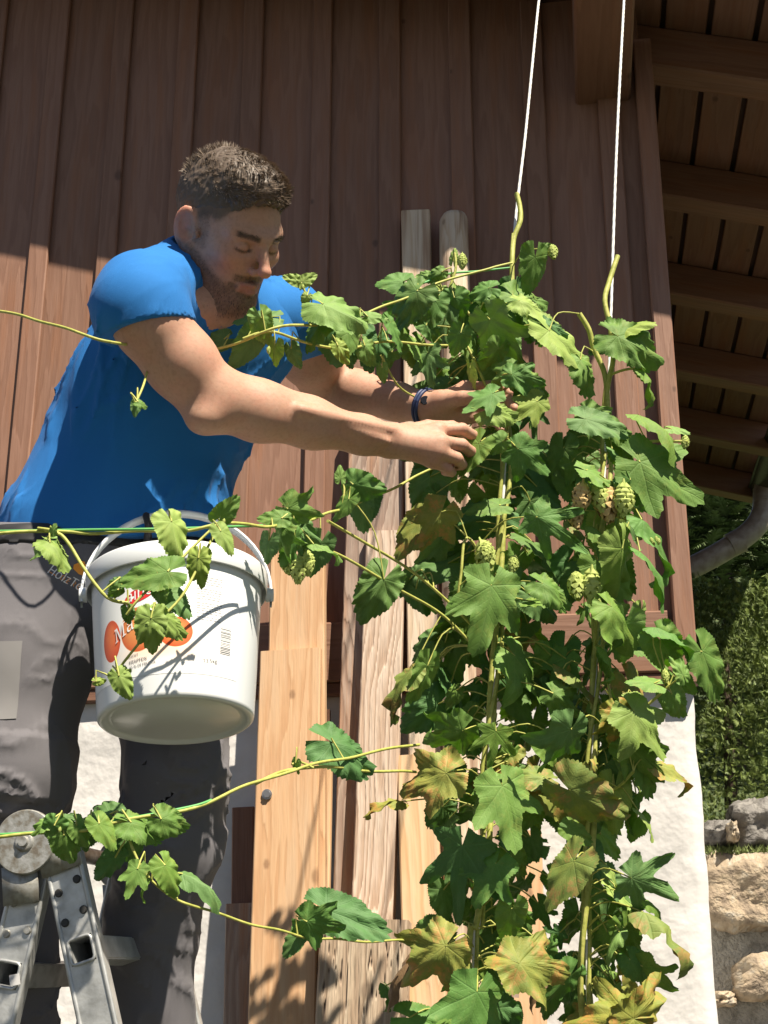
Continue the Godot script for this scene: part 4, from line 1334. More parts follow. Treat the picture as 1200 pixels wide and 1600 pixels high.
# ---------------------------------------------------------------- folding ladder
func build_ladder() -> void:
	var al := mottled(71, [Color(0.62, 0.63, 0.63), Color(0.72, 0.73, 0.73), Color(0.78, 0.79, 0.79)], 0.25, 0.42, 0.6)
	al.metallic = 0.55
	var steel := mottled(72, [Color(0.50, 0.47, 0.42), Color(0.62, 0.62, 0.60), Color(0.70, 0.70, 0.69)], 0.12, 0.45, 1.2)
	steel.metallic = 0.5
	M.steel = steel
	var dark := smat(lin(0.03, 0.03, 0.03), 0.6)
	var zn := 1.78
	var wid := 0.40
	var hinge := P(42, 1316, zn)
	var d := thing("folding_ladder", "grey aluminium folding ladder with round steel hinge under the man", "ladder", Vector3(hinge.x, 0, -zn - wid / 2))
	var legs := [[P(98, 1350, zn), P(152, 1600, zn)], [P(46, 1372, zn + 0.012), P(-8, 1600, zn + 0.012)]]
	var rw := 0.052
	for k in 2:
		var top: Vector3 = legs[k][0]
		var dir: Vector3 = (legs[k][1] - top).normalized()
		dir.z = 0; dir = dir.normalized()
		var ln := top.y / -dir.y
		var up := -dir
		var side := up.cross(Vector3(0, 0, 1)).normalized()
		var first := 0.115 if k == 0 else 0.125
		for far in 2:
			var z0 := -(zn + (0.012 if k == 1 else 0.0)) - far * (wid - 0.026)
			var st := new_st()
			var o := Vector3(top.x, top.y, z0)
			# rail faces are left open where the rungs pass through
			var cuts := []
			var s := first
			while s < ln - 0.1:
				cuts.append(s); s += 0.28
			var prev := -0.02
			for c: float in cuts + [ln + 0.017]:
				var a := prev
				var e := c - 0.017
				box_to(st, Transform3D(Basis(side, up, Vector3(0, 0, 1)), o + dir * ((a + e) / 2) - Vector3(0, 0, 0.013)), Vector3(rw - 0.004, e - a, 0.024))
				if c < ln:
					for sg: float in [-1.0, 1.0]:
						var ww := (rw - 0.004 - 0.034) / 2
						box_to(st, Transform3D(Basis(side, up, Vector3(0, 0, 1)), o + dir * c + side * sg * (0.017 + ww / 2) - Vector3(0, 0, 0.013)), Vector3(ww, 0.034, 0.024))
				prev = c + 0.017
			for sg: float in [-1.0, 1.0]:                                   # rounded edges of the extrusion
				tube_to(st, [o + side * sg * (rw / 2 - 0.003) + Vector3(0, 0, -0.002) + up * 0.02, o + dir * ln + side * sg * (rw / 2 - 0.003) + Vector3(0, 0, -0.002)], 0.0035, 8)
			wpart(d, "rail", fin(st), al)
			var ft := new_st()
			box_to(ft, Transform3D(Basis(side, up, Vector3(0, 0, 1)), o + dir * (ln - 0.015) - Vector3(0, 0, 0.013)), Vector3(rw + 0.008, 0.03, 0.032))
			wpart(d, "foot_cap", fin(ft), dark)
			# collars round the rung mouths
			for c: float in cuts:
				var rs := new_st()
				var cc := o + dir * c + Vector3(0, 0, 0.0005 if far == 0 else -0.026)
				var loop := []
				for i in 21:
					var t := TAU * i / 20.0
					var sx := signf(cos(t)) * pow(absf(cos(t)), 0.35) * 0.0165
					var sy := signf(sin(t)) * pow(absf(sin(t)), 0.35) * 0.0165
					loop.append(cc + side * sx + up * sy)
				tube_to(rs, loop, 0.0022, 6, false)
				wpart(d, "rung_collar", fin(rs), al)
			# rivets of the hinge plate
			for rv in [[-0.014, 0.035], [0.014, 0.025], [-0.014, 0.075], [0.014, 0.066]]:
				var rs := new_st()
				var cc: Vector3 = o + dir * rv[1] + side * rv[0]
				var zs := 1.0 if far == 0 else -1.0
				var zb := 0.0 if far == 0 else -0.026
				tube_to(rs, [cc + Vector3(0, 0, zb - 0.002 * zs), cc + Vector3(0, 0, zb + 0.0025 * zs)], [0.0062, 0.0046], 12)
				wpart(d, "rivet", fin(rs), dark if k == 0 else steel)
		var s2 := first
		while s2 < ln - 0.1:
			var rs := new_st()
			var cc := Vector3(top.x, top.y, -zn) + dir * s2
			var zl := 0.012 if k == 1 else 0.0
			for f in 4:                                                         # hollow square rung
				var ang := PI / 2 * f
				var nn := side * cos(ang) + up * sin(ang)
				var tt := Vector3(0, 0, 1).cross(nn)
				box_to(rs, Transform3D(Basis(tt, nn, Vector3(0, 0, 1)), cc + nn * 0.0150 + Vector3(0, 0, -wid / 2 - zl + 0.0)), Vector3(0.028, 0.002, wid))
			wpart(d, "rung", fin(rs), al)
			s2 += 0.28
	# hinge: round plates, arms onto each rail, axle bolt
	for far in 2:
		var z := -zn + 0.004 - far * (wid + 0.0)
		var hs := new_st()
		tube_to(hs, [Vector3(hinge.x, hinge.y, z - 0.004), Vector3(hinge.x, hinge.y, z + 0.0035), Vector3(hinge.x, hinge.y, z + 0.005)], [0.043, 0.043, 0.0415], 40)
		var arm: Vector3 = P(92, 1336, zn)
		for a in [[Vector3(arm.x, arm.y, z - 0.001), 0.056, 0.045, 0.35], [Vector3(hinge.x - 0.004, hinge.y - 0.055, z - 0.004), 0.05, 0.05, 0.15]]:
			box_to(hs, Transform3D(Basis(Vector3(0, 0, 1), a[3]), a[0]), Vector3(a[1], a[2], 0.004))
		var pl := wpart(d, "hinge_plate", fin(hs), steel)
		var bs := new_st()
		tube_to(bs, [Vector3(hinge.x, hinge.y, z + 0.004), Vector3(hinge.x, hinge.y, z + 0.0075), Vector3(hinge.x, hinge.y, z + 0.008)], [0.014, 0.013, 0.010], 24)
		tube_to(bs, [Vector3(hinge.x, hinge.y, z + 0.007), Vector3(hinge.x, hinge.y, z + 0.013)], [0.008, 0.0065], 16)
		part(pl, "axle_bolt", fin(bs), steel)
	var hb := new_st()
	tube_to(hb, [Vector3(hinge.x, hinge.y, -zn), Vector3(hinge.x, hinge.y, -zn - wid)], 0.012, 16)
	wpart(d, "hinge_bar", fin(hb), steel)
	# small code sticker on the left rail
	var st2 := new_st()
	var sc := P(23, 1531, zn + 0.008)
	box_to(st2, Transform3D(Basis(Vector3(0, 0, 1), 0.2), sc), Vector3(0.014, 0.014, 0.001))
	wpart(d, "sticker", fin(st2), smat(lin(0.55, 0.55, 0.55), 0.6))

# ---------------------------------------------------------------- hops
# outline of a leaf kind: [body, body slope, then lobes of angle, reach, spread] in radians round the stalk end
const LEAVES := {
	"h": [0.47, 0.06, [[0.0, 0.47, 0.40], [0.70, 0.10, 0.40], [2.2, 0.08, 0.4]]],
	"t": [0.40, 0.06, [[0.0, 0.58, 0.29], [0.86, 0.42, 0.26], [1.9, 0.12, 0.35]]],
	"f": [0.28, 0.05, [[0.0, 0.67, 0.23], [0.86, 0.55, 0.21], [1.75, 0.22, 0.3]]],
	"n": [0.24, 0.06, [[0.0, 0.70, 0.29], [0.75, 0.08, 0.3]]],
}
const VEINS := [0.0, 50.0, -50.0, 104.0, -104.0]

func leaf_mesh(kind: String, sd: int, bend: float, fold: float, wave: float) -> ArrayMesh:
	var r := RandomNumberGenerator.new()
	r.seed = sd
	var def: Array = LEAVES[kind]
	var lobes := []
	for l in def[2]:
		lobes.append([l[0] + r.randf_range(-0.06, 0.06), l[1] * r.randf_range(0.88, 1.1), l[2] * r.randf_range(0.9, 1.12)])
		if l[0] > 0.0: lobes.append([-l[0] + r.randf_range(-0.06, 0.06), l[1] * r.randf_range(0.8, 1.12), l[2] * r.randf_range(0.9, 1.12)])
	var n := noise(sd, 1.0, 2)
	var na := 168
	var nr := 6
	var rad := []
	for i in na + 1:
		var th := deg_to_rad(lerpf(-165.0, 165.0, float(i) / na))
		var best: float = def[0] + def[1] * cos(th)
		for l in lobes: best += l[1] * exp(-pow((th - l[0]) / l[2], 2.0))
		var tooth := absf(fmod(float(i) + 1.0, 4.0) - 2.0) / 2.0
		rad.append(best * (1.0 - 0.060 * tooth * (0.6 + 0.6 * r.randf()) * clampf(best * 2.0, 0.3, 1.0)))
	var st := new_st()
	st.set_smooth_group(1)
	var pt := func(i: int, k: int) -> Array:
		var th := deg_to_rad(lerpf(-165.0, 165.0, float(i) / na))
		var rr: float = rad[i] * k / nr
		var x := sin(th) * rr
		var y := cos(th) * rr
		var dv := 9.0
		for v in VEINS: dv = minf(dv, absf(th - deg_to_rad(v)))
		var z := 0.0
		z += sin(minf(dv * 3.2, PI)) * 0.024 * rr                                   # blade bulges between the veins
		z -= fold * absf(x)
		z += wave * n.get_noise_2d(x * 2.2 + 9.0, y * 2.2) * rr * 1.2
		z += wave * 0.22 * sin(i * 0.40 + sd) * pow(float(k) / nr, 3.0) * rad[i]
		# bend the blade along its length as an arc
		var p := Vector3(x, y, z)
		if absf(bend) > 0.01:
			var R := 1.0 / bend
			var a := y / R
			p = Vector3(x, sin(a) * (R + z), cos(a) * (R + z) - R)
		return [p, Vector2(x / 1.7 + 0.5, 0.5 - (y - 0.3) / 1.7)]
	for i in na:
		for k in nr:
			var a = pt.call(i, k); var b = pt.call(i, k + 1); var c = pt.call(i + 1, k + 1); var d = pt.call(i + 1, k)
			if k == 0:
				vtx(st, a[0], a[1]); vtx(st, b[0], b[1]); vtx(st, c[0], c[1])
			else: quad(st, a[0], b[0], c[0], d[0], a[1], b[1], c[1], d[1])
	st.index()
	return fin(st, true)

var vein_mask := PackedFloat32Array()
const LT := 288
func leaf_mat(sd: int, cols: Array, vein: Color, blotch: Color, bk: float, edge: float, back: Color) -> StandardMaterial3D:
	if vein_mask.is_empty():
		vein_mask.resize(LT * LT)
		for j in LT:
			for i in LT:
				var x := (float(i) / LT - 0.5) * 1.7
				var y := (0.5 - float(j) / LT) * 1.7 + 0.3
				var th := atan2(x, y)
				var rr := sqrt(x * x + y * y)
				var best := 9.0
				var bv := 0.0
				for v in VEINS:
					var dd := absf(th - deg_to_rad(v))
					if dd < best: best = dd; bv = deg_to_rad(v)
				var s := rr * cos(th - bv)
				var d := rr * sin(th - bv)
				var m := 1.0 - smoothstep(0.006, 0.016, absf(d) + rr * 0.004)
				var q := (s - absf(d) * 0.95) / 0.125 + (0.5 if d > 0 else 0.0)
				var fr := absf(q - roundf(q)) * 0.125
				m = maxf(m, 0.65 * (1.0 - smoothstep(0.002, 0.011, fr)))
				vein_mask[j * LT + i] = m
	var img := Image.create(LT, LT, true, Image.FORMAT_RGB8)
	var hm := Image.create(LT, LT, false, Image.FORMAT_RGB8)
	var n := noise(sd, 1.0, 4)
	for j in LT:
		for i in LT:
			var x := (float(i) / LT - 0.5) * 1.7
			var y := (0.5 - float(j) / LT) * 1.7 + 0.3
			var t := 0.5 + n.get_noise_2d(x * 3.0, y * 3.0) * 0.7 + n.get_noise_2d(x * 20.0, y * 20.0) * 0.25
			var c: Color = cols[0].lerp(cols[1], clampf(t, 0, 1))
			var m := vein_mask[j * LT + i]
			if bk > 0.0:
				var e := (x * x + y * y) * edge
				var b := clampf((n.get_noise_2d(x * 2.3 + 40.0, y * 2.3) + n.get_noise_2d(x * 11.0, y * 11.0 + 7.0) * 0.5) * 2.2 + e - 0.25, 0.0, 1.0)
				c = c.lerp(blotch, b * bk * (1.0 - m * 0.45))
			c = c.lerp(vein, m * 0.32)
			img.set_pixel(i, j, c)
			var h := 0.6 - m * 0.35 + n.get_noise_2d(x * 26.0, y * 26.0) * 0.14
			hm.set_pixel(i, j, Color(h, h, h))
	hm.bump_map_to_normal_map(1.5)
	img.generate_mipmaps()
	var mt := smat(Color.WHITE, 0.68)
	mt.albedo_texture = ImageTexture.create_from_image(img)
	mt.normal_enabled = true
	mt.normal_texture = ImageTexture.create_from_image(hm)
	mt.backlight_enabled = true
	mt.backlight = back
	mt.cull_mode = BaseMaterial3D.CULL_DISABLED
	return mt

var leaf_meshes := {}
var leaf_mats := []
func leaf_lib() -> void:
	var sd := 300
	for k in LEAVES:
		leaf_meshes[k] = []
		for v in 5:
			var bend: float = [0.25, 0.6, 0.9, 0.45, 1.2][v]
			if k == "n": bend = [0.9, 1.3, 1.6, 1.1, 1.9][v]
			leaf_meshes[k].append(leaf_mesh(k, sd, bend, [0.12, 0.25, 0.18, 0.05, 0.32][v] + (0.25 if k == "n" else 0.0), [0.10, 0.16, 0.22, 0.12, 0.2][v]))
			sd += 1
	var bl := Color(0.52, 0.64, 0.18)
	leaf_mats = [
		leaf_mat(401, [lin(0.134, 0.258, 0.047), lin(0.185, 0.327, 0.069)], lin(0.244, 0.375, 0.124), lin(0.409, 0.361, 0.092), 0.25, 0.0, bl),
		leaf_mat(402, [lin(0.102, 0.209, 0.056), lin(0.134, 0.258, 0.077)], lin(0.192, 0.306, 0.124), lin(0.281, 0.278, 0.077), 0.15, 0.0, Color(0.46, 0.58, 0.16)),
		leaf_mat(403, [lin(0.195, 0.250, 0.049), lin(0.305, 0.299, 0.061)], lin(0.281, 0.317, 0.085), lin(0.488, 0.244, 0.079), 0.8, 0.45, Color(0.40, 0.36, 0.10)),
		leaf_mat(404, [lin(0.226, 0.336, 0.067), lin(0.305, 0.421, 0.104)], lin(0.354, 0.439, 0.159), lin(0.403, 0.390, 0.098), 0.15, 0.0, Color(0.42, 0.52, 0.14)),
		leaf_mat(405, [lin(0.20, 0.13, 0.085), lin(0.26, 0.17, 0.11)], lin(0.16, 0.10, 0.07), lin(0.13, 0.08, 0.055), 0.9, 0.4, Color(0.2, 0.12, 0.06)),
	]

var leaf_var := []
func cone_mesh(sd: int) -> ArrayMesh:
	var r := RandomNumberGenerator.new()
	r.seed = sd
	var st := new_st()
	st.set_smooth_group(1)
	for row in 7:
		var t := row / 6.0
		var rad := 0.40 * sin(PI * (0.16 + 0.80 * t)) + 0.04
		for k in 6:
			var a := TAU * (k + 0.5 * (row % 2)) / 6.0 + r.randf_range(-0.15, 0.15)
			var o := Vector3(cos(a), 0, sin(a))
			var s := Vector3(-sin(a), 0, cos(a))
			var b := o * rad * 0.72 + Vector3(0, 1.0 - t + 0.10, 0)
			var w := 0.25 * (0.7 + rad)
			var m := o * (rad + 0.10) + Vector3(0, 1.0 - t - 0.10, 0)
			var e := o * (rad + 0.035 + r.randf() * 0.05) + Vector3(0, 1.0 - t - 0.30, 0)
			for q in [b, m - s * w, m + o * 0.04, b, m + o * 0.04, m + s * w, m - s * w, e - s * w * 0.5 + Vector3(0, 0.06, 0), m + o * 0.05, m + o * 0.05, e + s * w * 0.5 + Vector3(0, 0.06, 0), m + s * w, m + o * 0.05, e - s * w * 0.5 + Vector3(0, 0.06, 0), e, m + o * 0.05, e, e + s * w * 0.5 + Vector3(0, 0.06, 0)]: vtx(st, q, Vector2.ZERO)
	tube_to(st, [Vector3(0, -0.05, 0), Vector3(0, 0.5, 0), Vector3(0, 1.25, 0)], [0.12, 0.24, 0.05], 8)
	return fin(st)

var vine_rng := RandomNumberGenerator.new()
var cones := []

func add_leaf(root: Node3D, stem_st: SurfaceTool, x: float, y: float, ang: float, ln: float, kind: String, col: int, z: float, near: Array, rough := 0.45) -> void:
	var p := P(x, y, z)
	var scale := p.distance_to(P(x + 60, y, z)) / 60.0
	var a := deg_to_rad(ang)
	var r := vine_rng
	var away := r.randf_range(-0.25, 0.35)
	if kind == "n": a += -0.55 if cos(a) > 0.0 else 0.55
	var t := (camB * Vector3(cos(a), -sin(a), away)).normalized()
	var nrm := camB.z * 1.0 + Vector3.UP * r.randf_range(0.0, 0.95) + camB.x * r.randf_range(-0.35, 0.6) + Vector3(r.randf_range(-1, 1), r.randf_range(-1, 1), r.randf_range(-1, 1)) * rough
	if kind == "n": nrm = Vector3.UP * 0.8 + camB.z * r.randf_range(0.35, 0.8) + camB.x * (0.5 if cos(a) > 0.0 else -0.5)
	nrm = (nrm - t * nrm.dot(t)).normalized()
	var s := ln * scale * 1.04
	var B := Basis(t.cross(nrm) * s * r.randf_range(0.74, 0.98), t * s, nrm * s)
	var ms: Array = leaf_meshes[kind]
	var o := MeshInstance3D.new()
	o.name = "leaf"
	o.mesh = ms[r.randi() % ms.size()]
	o.material_override = leaf_var[col][r.randi() % 4]
	root.add_child(o, true)
	o.transform = Transform3D(B, p - root.position)
	# stalk to the nearest stem point
	if near.size() > 0:
		var best: Vector3 = near[0]
		for q: Vector3 in near:
			if q.distance_to(p) < best.distance_to(p): best = q
		if best.distance_to(p) < 0.22:
			var mid := best.lerp(p, 0.55) + Vector3(0, 0.012, 0.0) - t * 0.01
			tube_to(stem_st, curve_pts([best - root.position, mid - root.position, p - root.position], 0.02), 0.0012, 5, false)

func build_vines() -> void:
	vine_rng.seed = 99
	leaf_lib()
	for m: StandardMaterial3D in leaf_mats:
		var vs := []
		for t in [Color(1, 1, 1), Color(0.97, 0.96, 0.85), Color(0.84, 0.92, 0.92), Color(0.90, 0.92, 0.88)]:
			var q: StandardMaterial3D = m.duplicate()
			q.albedo_color = t
			vs.append(q)
		leaf_var.append(vs)
	cones = [cone_mesh(1), cone_mesh(2)]
	M.cone = smat(lin(0.42, 0.50, 0.14), 0.8)
	M.cone.backlight_enabled = true
	M.cone.backlight = Color(0.4, 0.42, 0.1)
	M.cone_pink = smat(lin(0.56, 0.40, 0.17), 0.8)
	M.stem = mottled(77, [Color(0.55, 0.57, 0.25), Color(0.66, 0.68, 0.34), Color(0.74, 0.72, 0.42)], 0.1, 0.6, 1.0)
	M.wire = smat(lin(0.10, 0.36, 0.10), 0.5)
	# the two ropes
	var ropes := [[[842, 0, 2.42], [822, 200, 2.27], [801, 400, 2.17], [789, 720, 2.14], [772, 1050, 2.13], [748, 1450, 2.12], [742, 1600, 2.12]],
		[[975, 0, 2.42], [963, 240, 2.27], [950, 620, 2.17], [936, 900, 2.15], [926, 1200, 2.14], [920, 1600, 2.13]]]
	var paths := []
	for k in 2:
		var c := []
		for q in ropes[k]: c.append(P(q[0], q[1], q[2]))
		var hi: Vector3 = c[0] + (c[0] - c[1]) * 0.6
		hi.z = -2.56
		c.insert(0, hi)
		var lo: Vector3 = c[c.size() - 1] + Vector3(0, -1.45, 0)
		lo.y = 0.0
		c.append(lo)
		var pts := curve_pts(c, 0.012)
		paths.append(pts)
		var st := new_st()
		for s in 3:                                                             # three twisted strands
			var tw := []
			for i in pts.size():
				var a := i * 0.9 + TAU * s / 3.0
				tw.append(pts[i] + Vector3(cos(a), 0, sin(a)) * 0.0008)
			tube_to(st, tw, 0.0021, 6, true)
		var o := part(self, "rope", fin(st), M.rope)
		meta(o, ["white climbing rope of the hop bine beside the man's hands", "white climbing rope of the hop bine beside the house corner"][k], "rope", "climbing ropes")
	# climbing bines
	for k in 2:
		var low: Vector3 = paths[k][paths[k].size() - 1]
		var root := thing("hop_bine", ["leafy hop bine climbing the rope beside the man's hands", "leafy hop bine climbing the rope beside the house corner"][k], "hop plant", low, "climbing hop bines")
		var stem := new_st()
		var near := []
		var y_top: float = P(810, 440, 2.15).y if k == 0 else P(950, 600, 2.15).y
		for s in 3:
			var tw := []
			var rr := []
			for i in range(paths[k].size() - 1, -1, -1):
				var q: Vector3 = paths[k][i]
				if q.y > y_top - s * 0.06: break
				var a := -q.y * 14.0 + TAU * s / 3.0
				tw.append(q + Vector3(cos(a), 0, sin(a)) * (0.0065 + 0.004 * sin(q.y * 5.0 + s * 2.0)) - root.position)
				rr.append(0.0048 - 0.0008 * s)
				near.append(q)
			tube_to(stem, tw, rr, 8)
		var extra := []
		if k == 0:
			extra = [[[800, 440, 2.15], [800, 410, 2.15], [803, 372, 2.16], [813, 345, 2.165], [812, 322, 2.17], [807, 302, 2.17]], [[802, 470, 2.14], [798, 420, 2.15], [801, 365, 2.155]], [[785, 700, 2.12], [790, 640, 2.10], [770, 560, 2.10], [740, 500, 2.10], [700, 460, 2.09], [640, 450, 2.06]],
				[[775, 640, 2.1], [740, 560, 2.1], [700, 480, 2.09], [712, 420, 2.09], [710, 395, 2.09]], [[760, 1000, 2.12], [700, 940, 2.08], [640, 890, 2.03], [560, 842, 1.93], [512, 814, 1.84]], [[750, 1020, 2.12], [690, 960, 2.08], [618, 918, 2.0], [540, 872, 1.9], [487, 850, 1.82]],
				[[770, 900, 2.12], [730, 840, 2.08], [720, 900, 2.07], [712, 960, 2.08]]]
		else:
			extra = [[[946, 640, 2.15], [950, 600, 2.13], [958, 560, 2.12], [953, 510, 2.12], [945, 470, 2.12], [952, 440, 2.13], [965, 400, 2.14]], [[950, 640, 2.14], [945, 585, 2.13], [928, 545, 2.12], [920, 515, 2.11], [905, 490, 2.10]],
				[[948, 588, 2.13], [975, 578, 2.11], [1002, 575, 2.10]], [[940, 790, 2.12], [975, 757, 2.10], [1000, 722, 2.08]], [[935, 800, 2.12], [985, 812, 2.09], [1003, 812, 2.08]], [[955, 700, 2.12], [1010, 690, 2.08], [1075, 690, 2.06]],
				[[930, 1010, 2.13], [948, 1060, 2.12], [958, 1110, 2.11], [968, 1150, 2.11]], [[940, 1140, 2.12], [1000, 1110, 2.09], [1045, 1072, 2.07]], [[935, 1240, 2.12], [965, 1230, 2.1], [990, 1205, 2.08]]]
		for e in extra:
			var c := []
			for q in e: c.append(P(q[0], q[1], q[2]))
			var pts := curve_pts(c, 0.012)
			var loc := []
			for q: Vector3 in pts:
				loc.append(q - root.position); near.append(q)
			tube_to(stem, loc, 0.0046 if e == extra[0] or (k == 1 and e == extra[1]) else 0.0024, 8)
		for l in (leaves_a() if k == 0 else leaves_b()):
			var z: float = 2.09 + vine_rng.randf_range(-0.035, 0.03) + (0.09 if l[5] == 1 else 0.0)
			if l.size() > 6: z = l[6]
			add_leaf(root, stem, l[0], l[1], l[2], l[3], l[4], l[5], z, near)
		# bushy head of the first bine
		if k == 0:
			for i in 34:
				var x := vine_rng.randf_range(610, 850)
				var y := 440.0 + vine_rng.randf() * 190.0 + (30.0 if x < 660 else 0.0)
				if x < 700 and y > 560: continue
				add_leaf(root, stem, x, y, vine_rng.randf_range(20, 150), vine_rng.randf_range(34, 58), ["h", "h", "t"][vine_rng.randi() % 3], [0, 3, 0, 1][vine_rng.randi() % 4], vine_rng.randf_range(2.06, 2.15), near, 0.6)
			for i in 26:
				add_leaf(root, stem, vine_rng.randf_range(795, 900), vine_rng.randf_range(960, 1600), vine_rng.randf_range(40, 140), vine_rng.randf_range(38, 66), ["h", "t", "h"][vine_rng.randi() % 3], [0, 1, 0, 2][vine_rng.randi() % 4], vine_rng.randf_range(2.10, 2.20), near, 0.6)
		# loose outer leaves of the second bine, hanging towards the corner of the house
		if k == 1:
			for i in 44:
				var y := vine_rng.randf_range(640, 1560)
				var w := lerpf(75.0, 60.0, (y - 640.0) / 900.0)
				add_leaf(root, stem, 950 + vine_rng.randf_range(-0.4, 1.0) * w, y, vine_rng.randf_range(35, 110), vine_rng.randf_range(45, 85), ["n", "h", "n", "t"][vine_rng.randi() % 4], [0, 0, 3, 2 if y > 1050 else 0][vine_rng.randi() % 4], vine_rng.randf_range(2.05, 2.16), near, 0.55)
		# leaves deeper in the bine
		for i in (125 if k == 0 else 70):
			var y := vine_rng.randf_range(470, 1640) if k == 0 else vine_rng.randf_range(700, 1640)
			var cx := 0.0
			var w := 0.0
			if k == 0:
				cx = lerpf(760, 740, (y - 470) / 1130.0); w = 75.0 if y < 700 else 85.0
			else:
				cx = lerpf(925, 925, (y - 700) / 900.0); w = 55.0
			var x := cx + vine_rng.randf_range(-1, 1) * w
			if k == 0 and y < 560 and x > 800: continue
			if k == 0 and y > 1100 and x < 690: continue
			var kd: String = ["h", "t", "h", "f"][vine_rng.randi() % 4]
			add_leaf(root, stem, x, y, vine_rng.randf_range(40, 140), vine_rng.randf_range(36, 70), kd, [1, 1, 0, 2 if y > 1100 else 0][vine_rng.randi() % 4], vine_rng.randf_range(2.15, 2.26), near, 0.6)
		part(root, "stem", fin(stem), M.stem)
		for c in ([[763, 866, 36, 0], [722, 408, 18, 0], [757, 862, 24, 0], [865, 392, 18, 0], [800, 880, 20, 0]] if k == 0 else [[906, 776, 34, 1], [951, 782, 46, 1], [974, 780, 38, 0], [901, 806, 28, 1], [940, 775, 36, 0], [902, 912, 34, 0], [922, 914, 38, 0], [930, 938, 20, 0], [1069, 690, 16, 0], [1040, 1056, 15, 0]]):
			hop_cone(root, c[0], c[1], c[2], c[3], 2.06)
		for c in ([[700, 690, 8]] if k == 0 else [[1022, 845, 7]]):
			for i in 5: hop_cone(root, c[0] + vine_rng.randf_range(-8, 8), c[1] + vine_rng.randf_range(-7, 7), c[2] * vine_rng.randf_range(0.8, 1.2), 0, 2.05)
	# shoots trained sideways along green cords
	var shoots := [
		["slender hop shoot crossing before the man's chest", [[[0, 487, 1.66], [60, 500, 1.63], [140, 526, 1.60], [185, 535, 1.63], [235, 547, 1.74], [330, 548, 1.78], [425, 514, 1.76], [480, 508, 1.82], [540, 498, 1.92], [605, 477, 2.0], [680, 445, 2.06], [740, 425, 2.10], [800, 412, 2.14]], [[380, 530, 1.76], [430, 520, 1.78], [520, 545, 1.9], [600, 535, 2.0], [700, 540, 2.1]], [[492, 505, 1.84], [484, 478, 1.83], [474, 450, 1.82], [466, 430, 1.82]], [[595, 555, 1.98], [620, 600, 2.04], [650, 620, 2.1]], [[235, 560, 1.72], [224, 600, 1.66], [212, 632, 1.64]]],
			[[[660, 443, 2.06], [700, 428, 2.09], [745, 424, 2.12], [800, 418, 2.15]]]],
		["hop shoot on a green cord crossing before the bucket", [[[0, 834, 1.52], [100, 830, 1.53], [150, 832, 1.54], [280, 829, 1.56], [345, 818, 1.58], [410, 822, 1.66], [470, 815, 1.76], [520, 800, 1.86], [580, 778, 1.97], [650, 745, 2.06], [700, 720, 2.1]], [[60, 826, 1.525], [96, 838, 1.52], [132, 888, 1.52], [168, 934, 1.53], [200, 944, 1.54]], [[345, 815, 1.575], [280, 876, 1.54], [224, 928, 1.52], [198, 962, 1.52]], [[338, 832, 1.57], [312, 880, 1.54], [280, 936, 1.52], [240, 980, 1.51], [188, 1040, 1.52], [178, 1060, 1.53]], [[535, 795, 1.88], [538, 765, 1.88], [532, 745, 1.88]]],
			[[[0, 830, 1.525], [130, 828, 1.535], [270, 826, 1.555], [410, 821, 1.665]]]],
		["hop shoot on a green cord crossing before the folding ladder", [[[0, 1308, 1.60], [70, 1302, 1.60], [130, 1296, 1.60], [200, 1282, 1.61], [300, 1262, 1.64], [400, 1222, 1.72], [470, 1200, 1.79], [560, 1180, 1.92], [655, 1162, 2.06]], [[400, 1225, 1.725], [470, 1199, 1.80], [560, 1203, 1.93], [650, 1207, 2.06]], [[197, 1284, 1.61], [206, 1325, 1.61], [225, 1362, 1.61], [252, 1388, 1.62], [300, 1415, 1.65], [400, 1445, 1.74], [480, 1464, 1.83], [560, 1470, 1.94], [640, 1470, 2.05]], [[490, 1200, 1.81], [470, 1192, 1.80], [456, 1196, 1.79]]],
			[[[0, 1304, 1.602], [80, 1298, 1.602], [200, 1279, 1.612], [300, 1260, 1.642], [330, 1250, 1.66]]]],
	]
	var lv := [leaves_c(), leaves_d(), leaves_e()]
	for k in 3:
		var sh = shoots[k]
		var e0: Array = sh[1][0][sh[1][0].size() - 1]
		var root := thing("hop_shoot", sh[0], "hop plant", P(e0[0], e0[1], e0[2]), "hop shoots trained sideways")
		var stem := new_st()
		var near := []
		for i in sh[1].size():
			var c := []
			for q in sh[1][i]: c.append(P(q[0], q[1], q[2]))
			var loc := []
			var pts := curve_pts(c, 0.012)
			for j in pts.size():
				near.append(pts[j]); loc.append(pts[j] - root.position + Vector3(0, sin(j * 0.35) * 0.0014, cos(j * 0.35) * 0.0014))
			tube_to(stem, loc, 0.0022 if i < 2 else 0.0017, 7)
		for l in lv[k]:
			var zn := 0.0
			var best := 1e9
			for q: Vector3 in near:
				var d := q.distance_to(P(l[0], l[1], -q.z))
				if d < best: best = d; zn = -q.z
			var z: float = zn - 0.012 + (0.035 if l[5] == 1 else 0.0) + vine_rng.randf_range(-0.012, 0.008)
			if l.size() > 6: z = l[6]
			add_leaf(root, stem, l[0], l[1], l[2], l[3], l[4], l[5], z, near)
		part(root, "stem", fin(stem), M.stem)
		for c in [[[470, 445, 7], [420, 545, 7]], [[345, 815, 7]], [[95, 1296, 7]]][k]:
			for i in 3: hop_cone(root, c[0] + vine_rng.randf_range(-5, 5), c[1] + vine_rng.randf_range(-5, 5), c[2] * 0.85, 0, -root.position.z if false else zat(near, c[0], c[1]))
		if k == 1:
			for c in [[466, 888, 32], [452, 878, 26], [482, 878, 28]]: hop_cone(root, c[0], c[1], c[2], 0, 1.80)
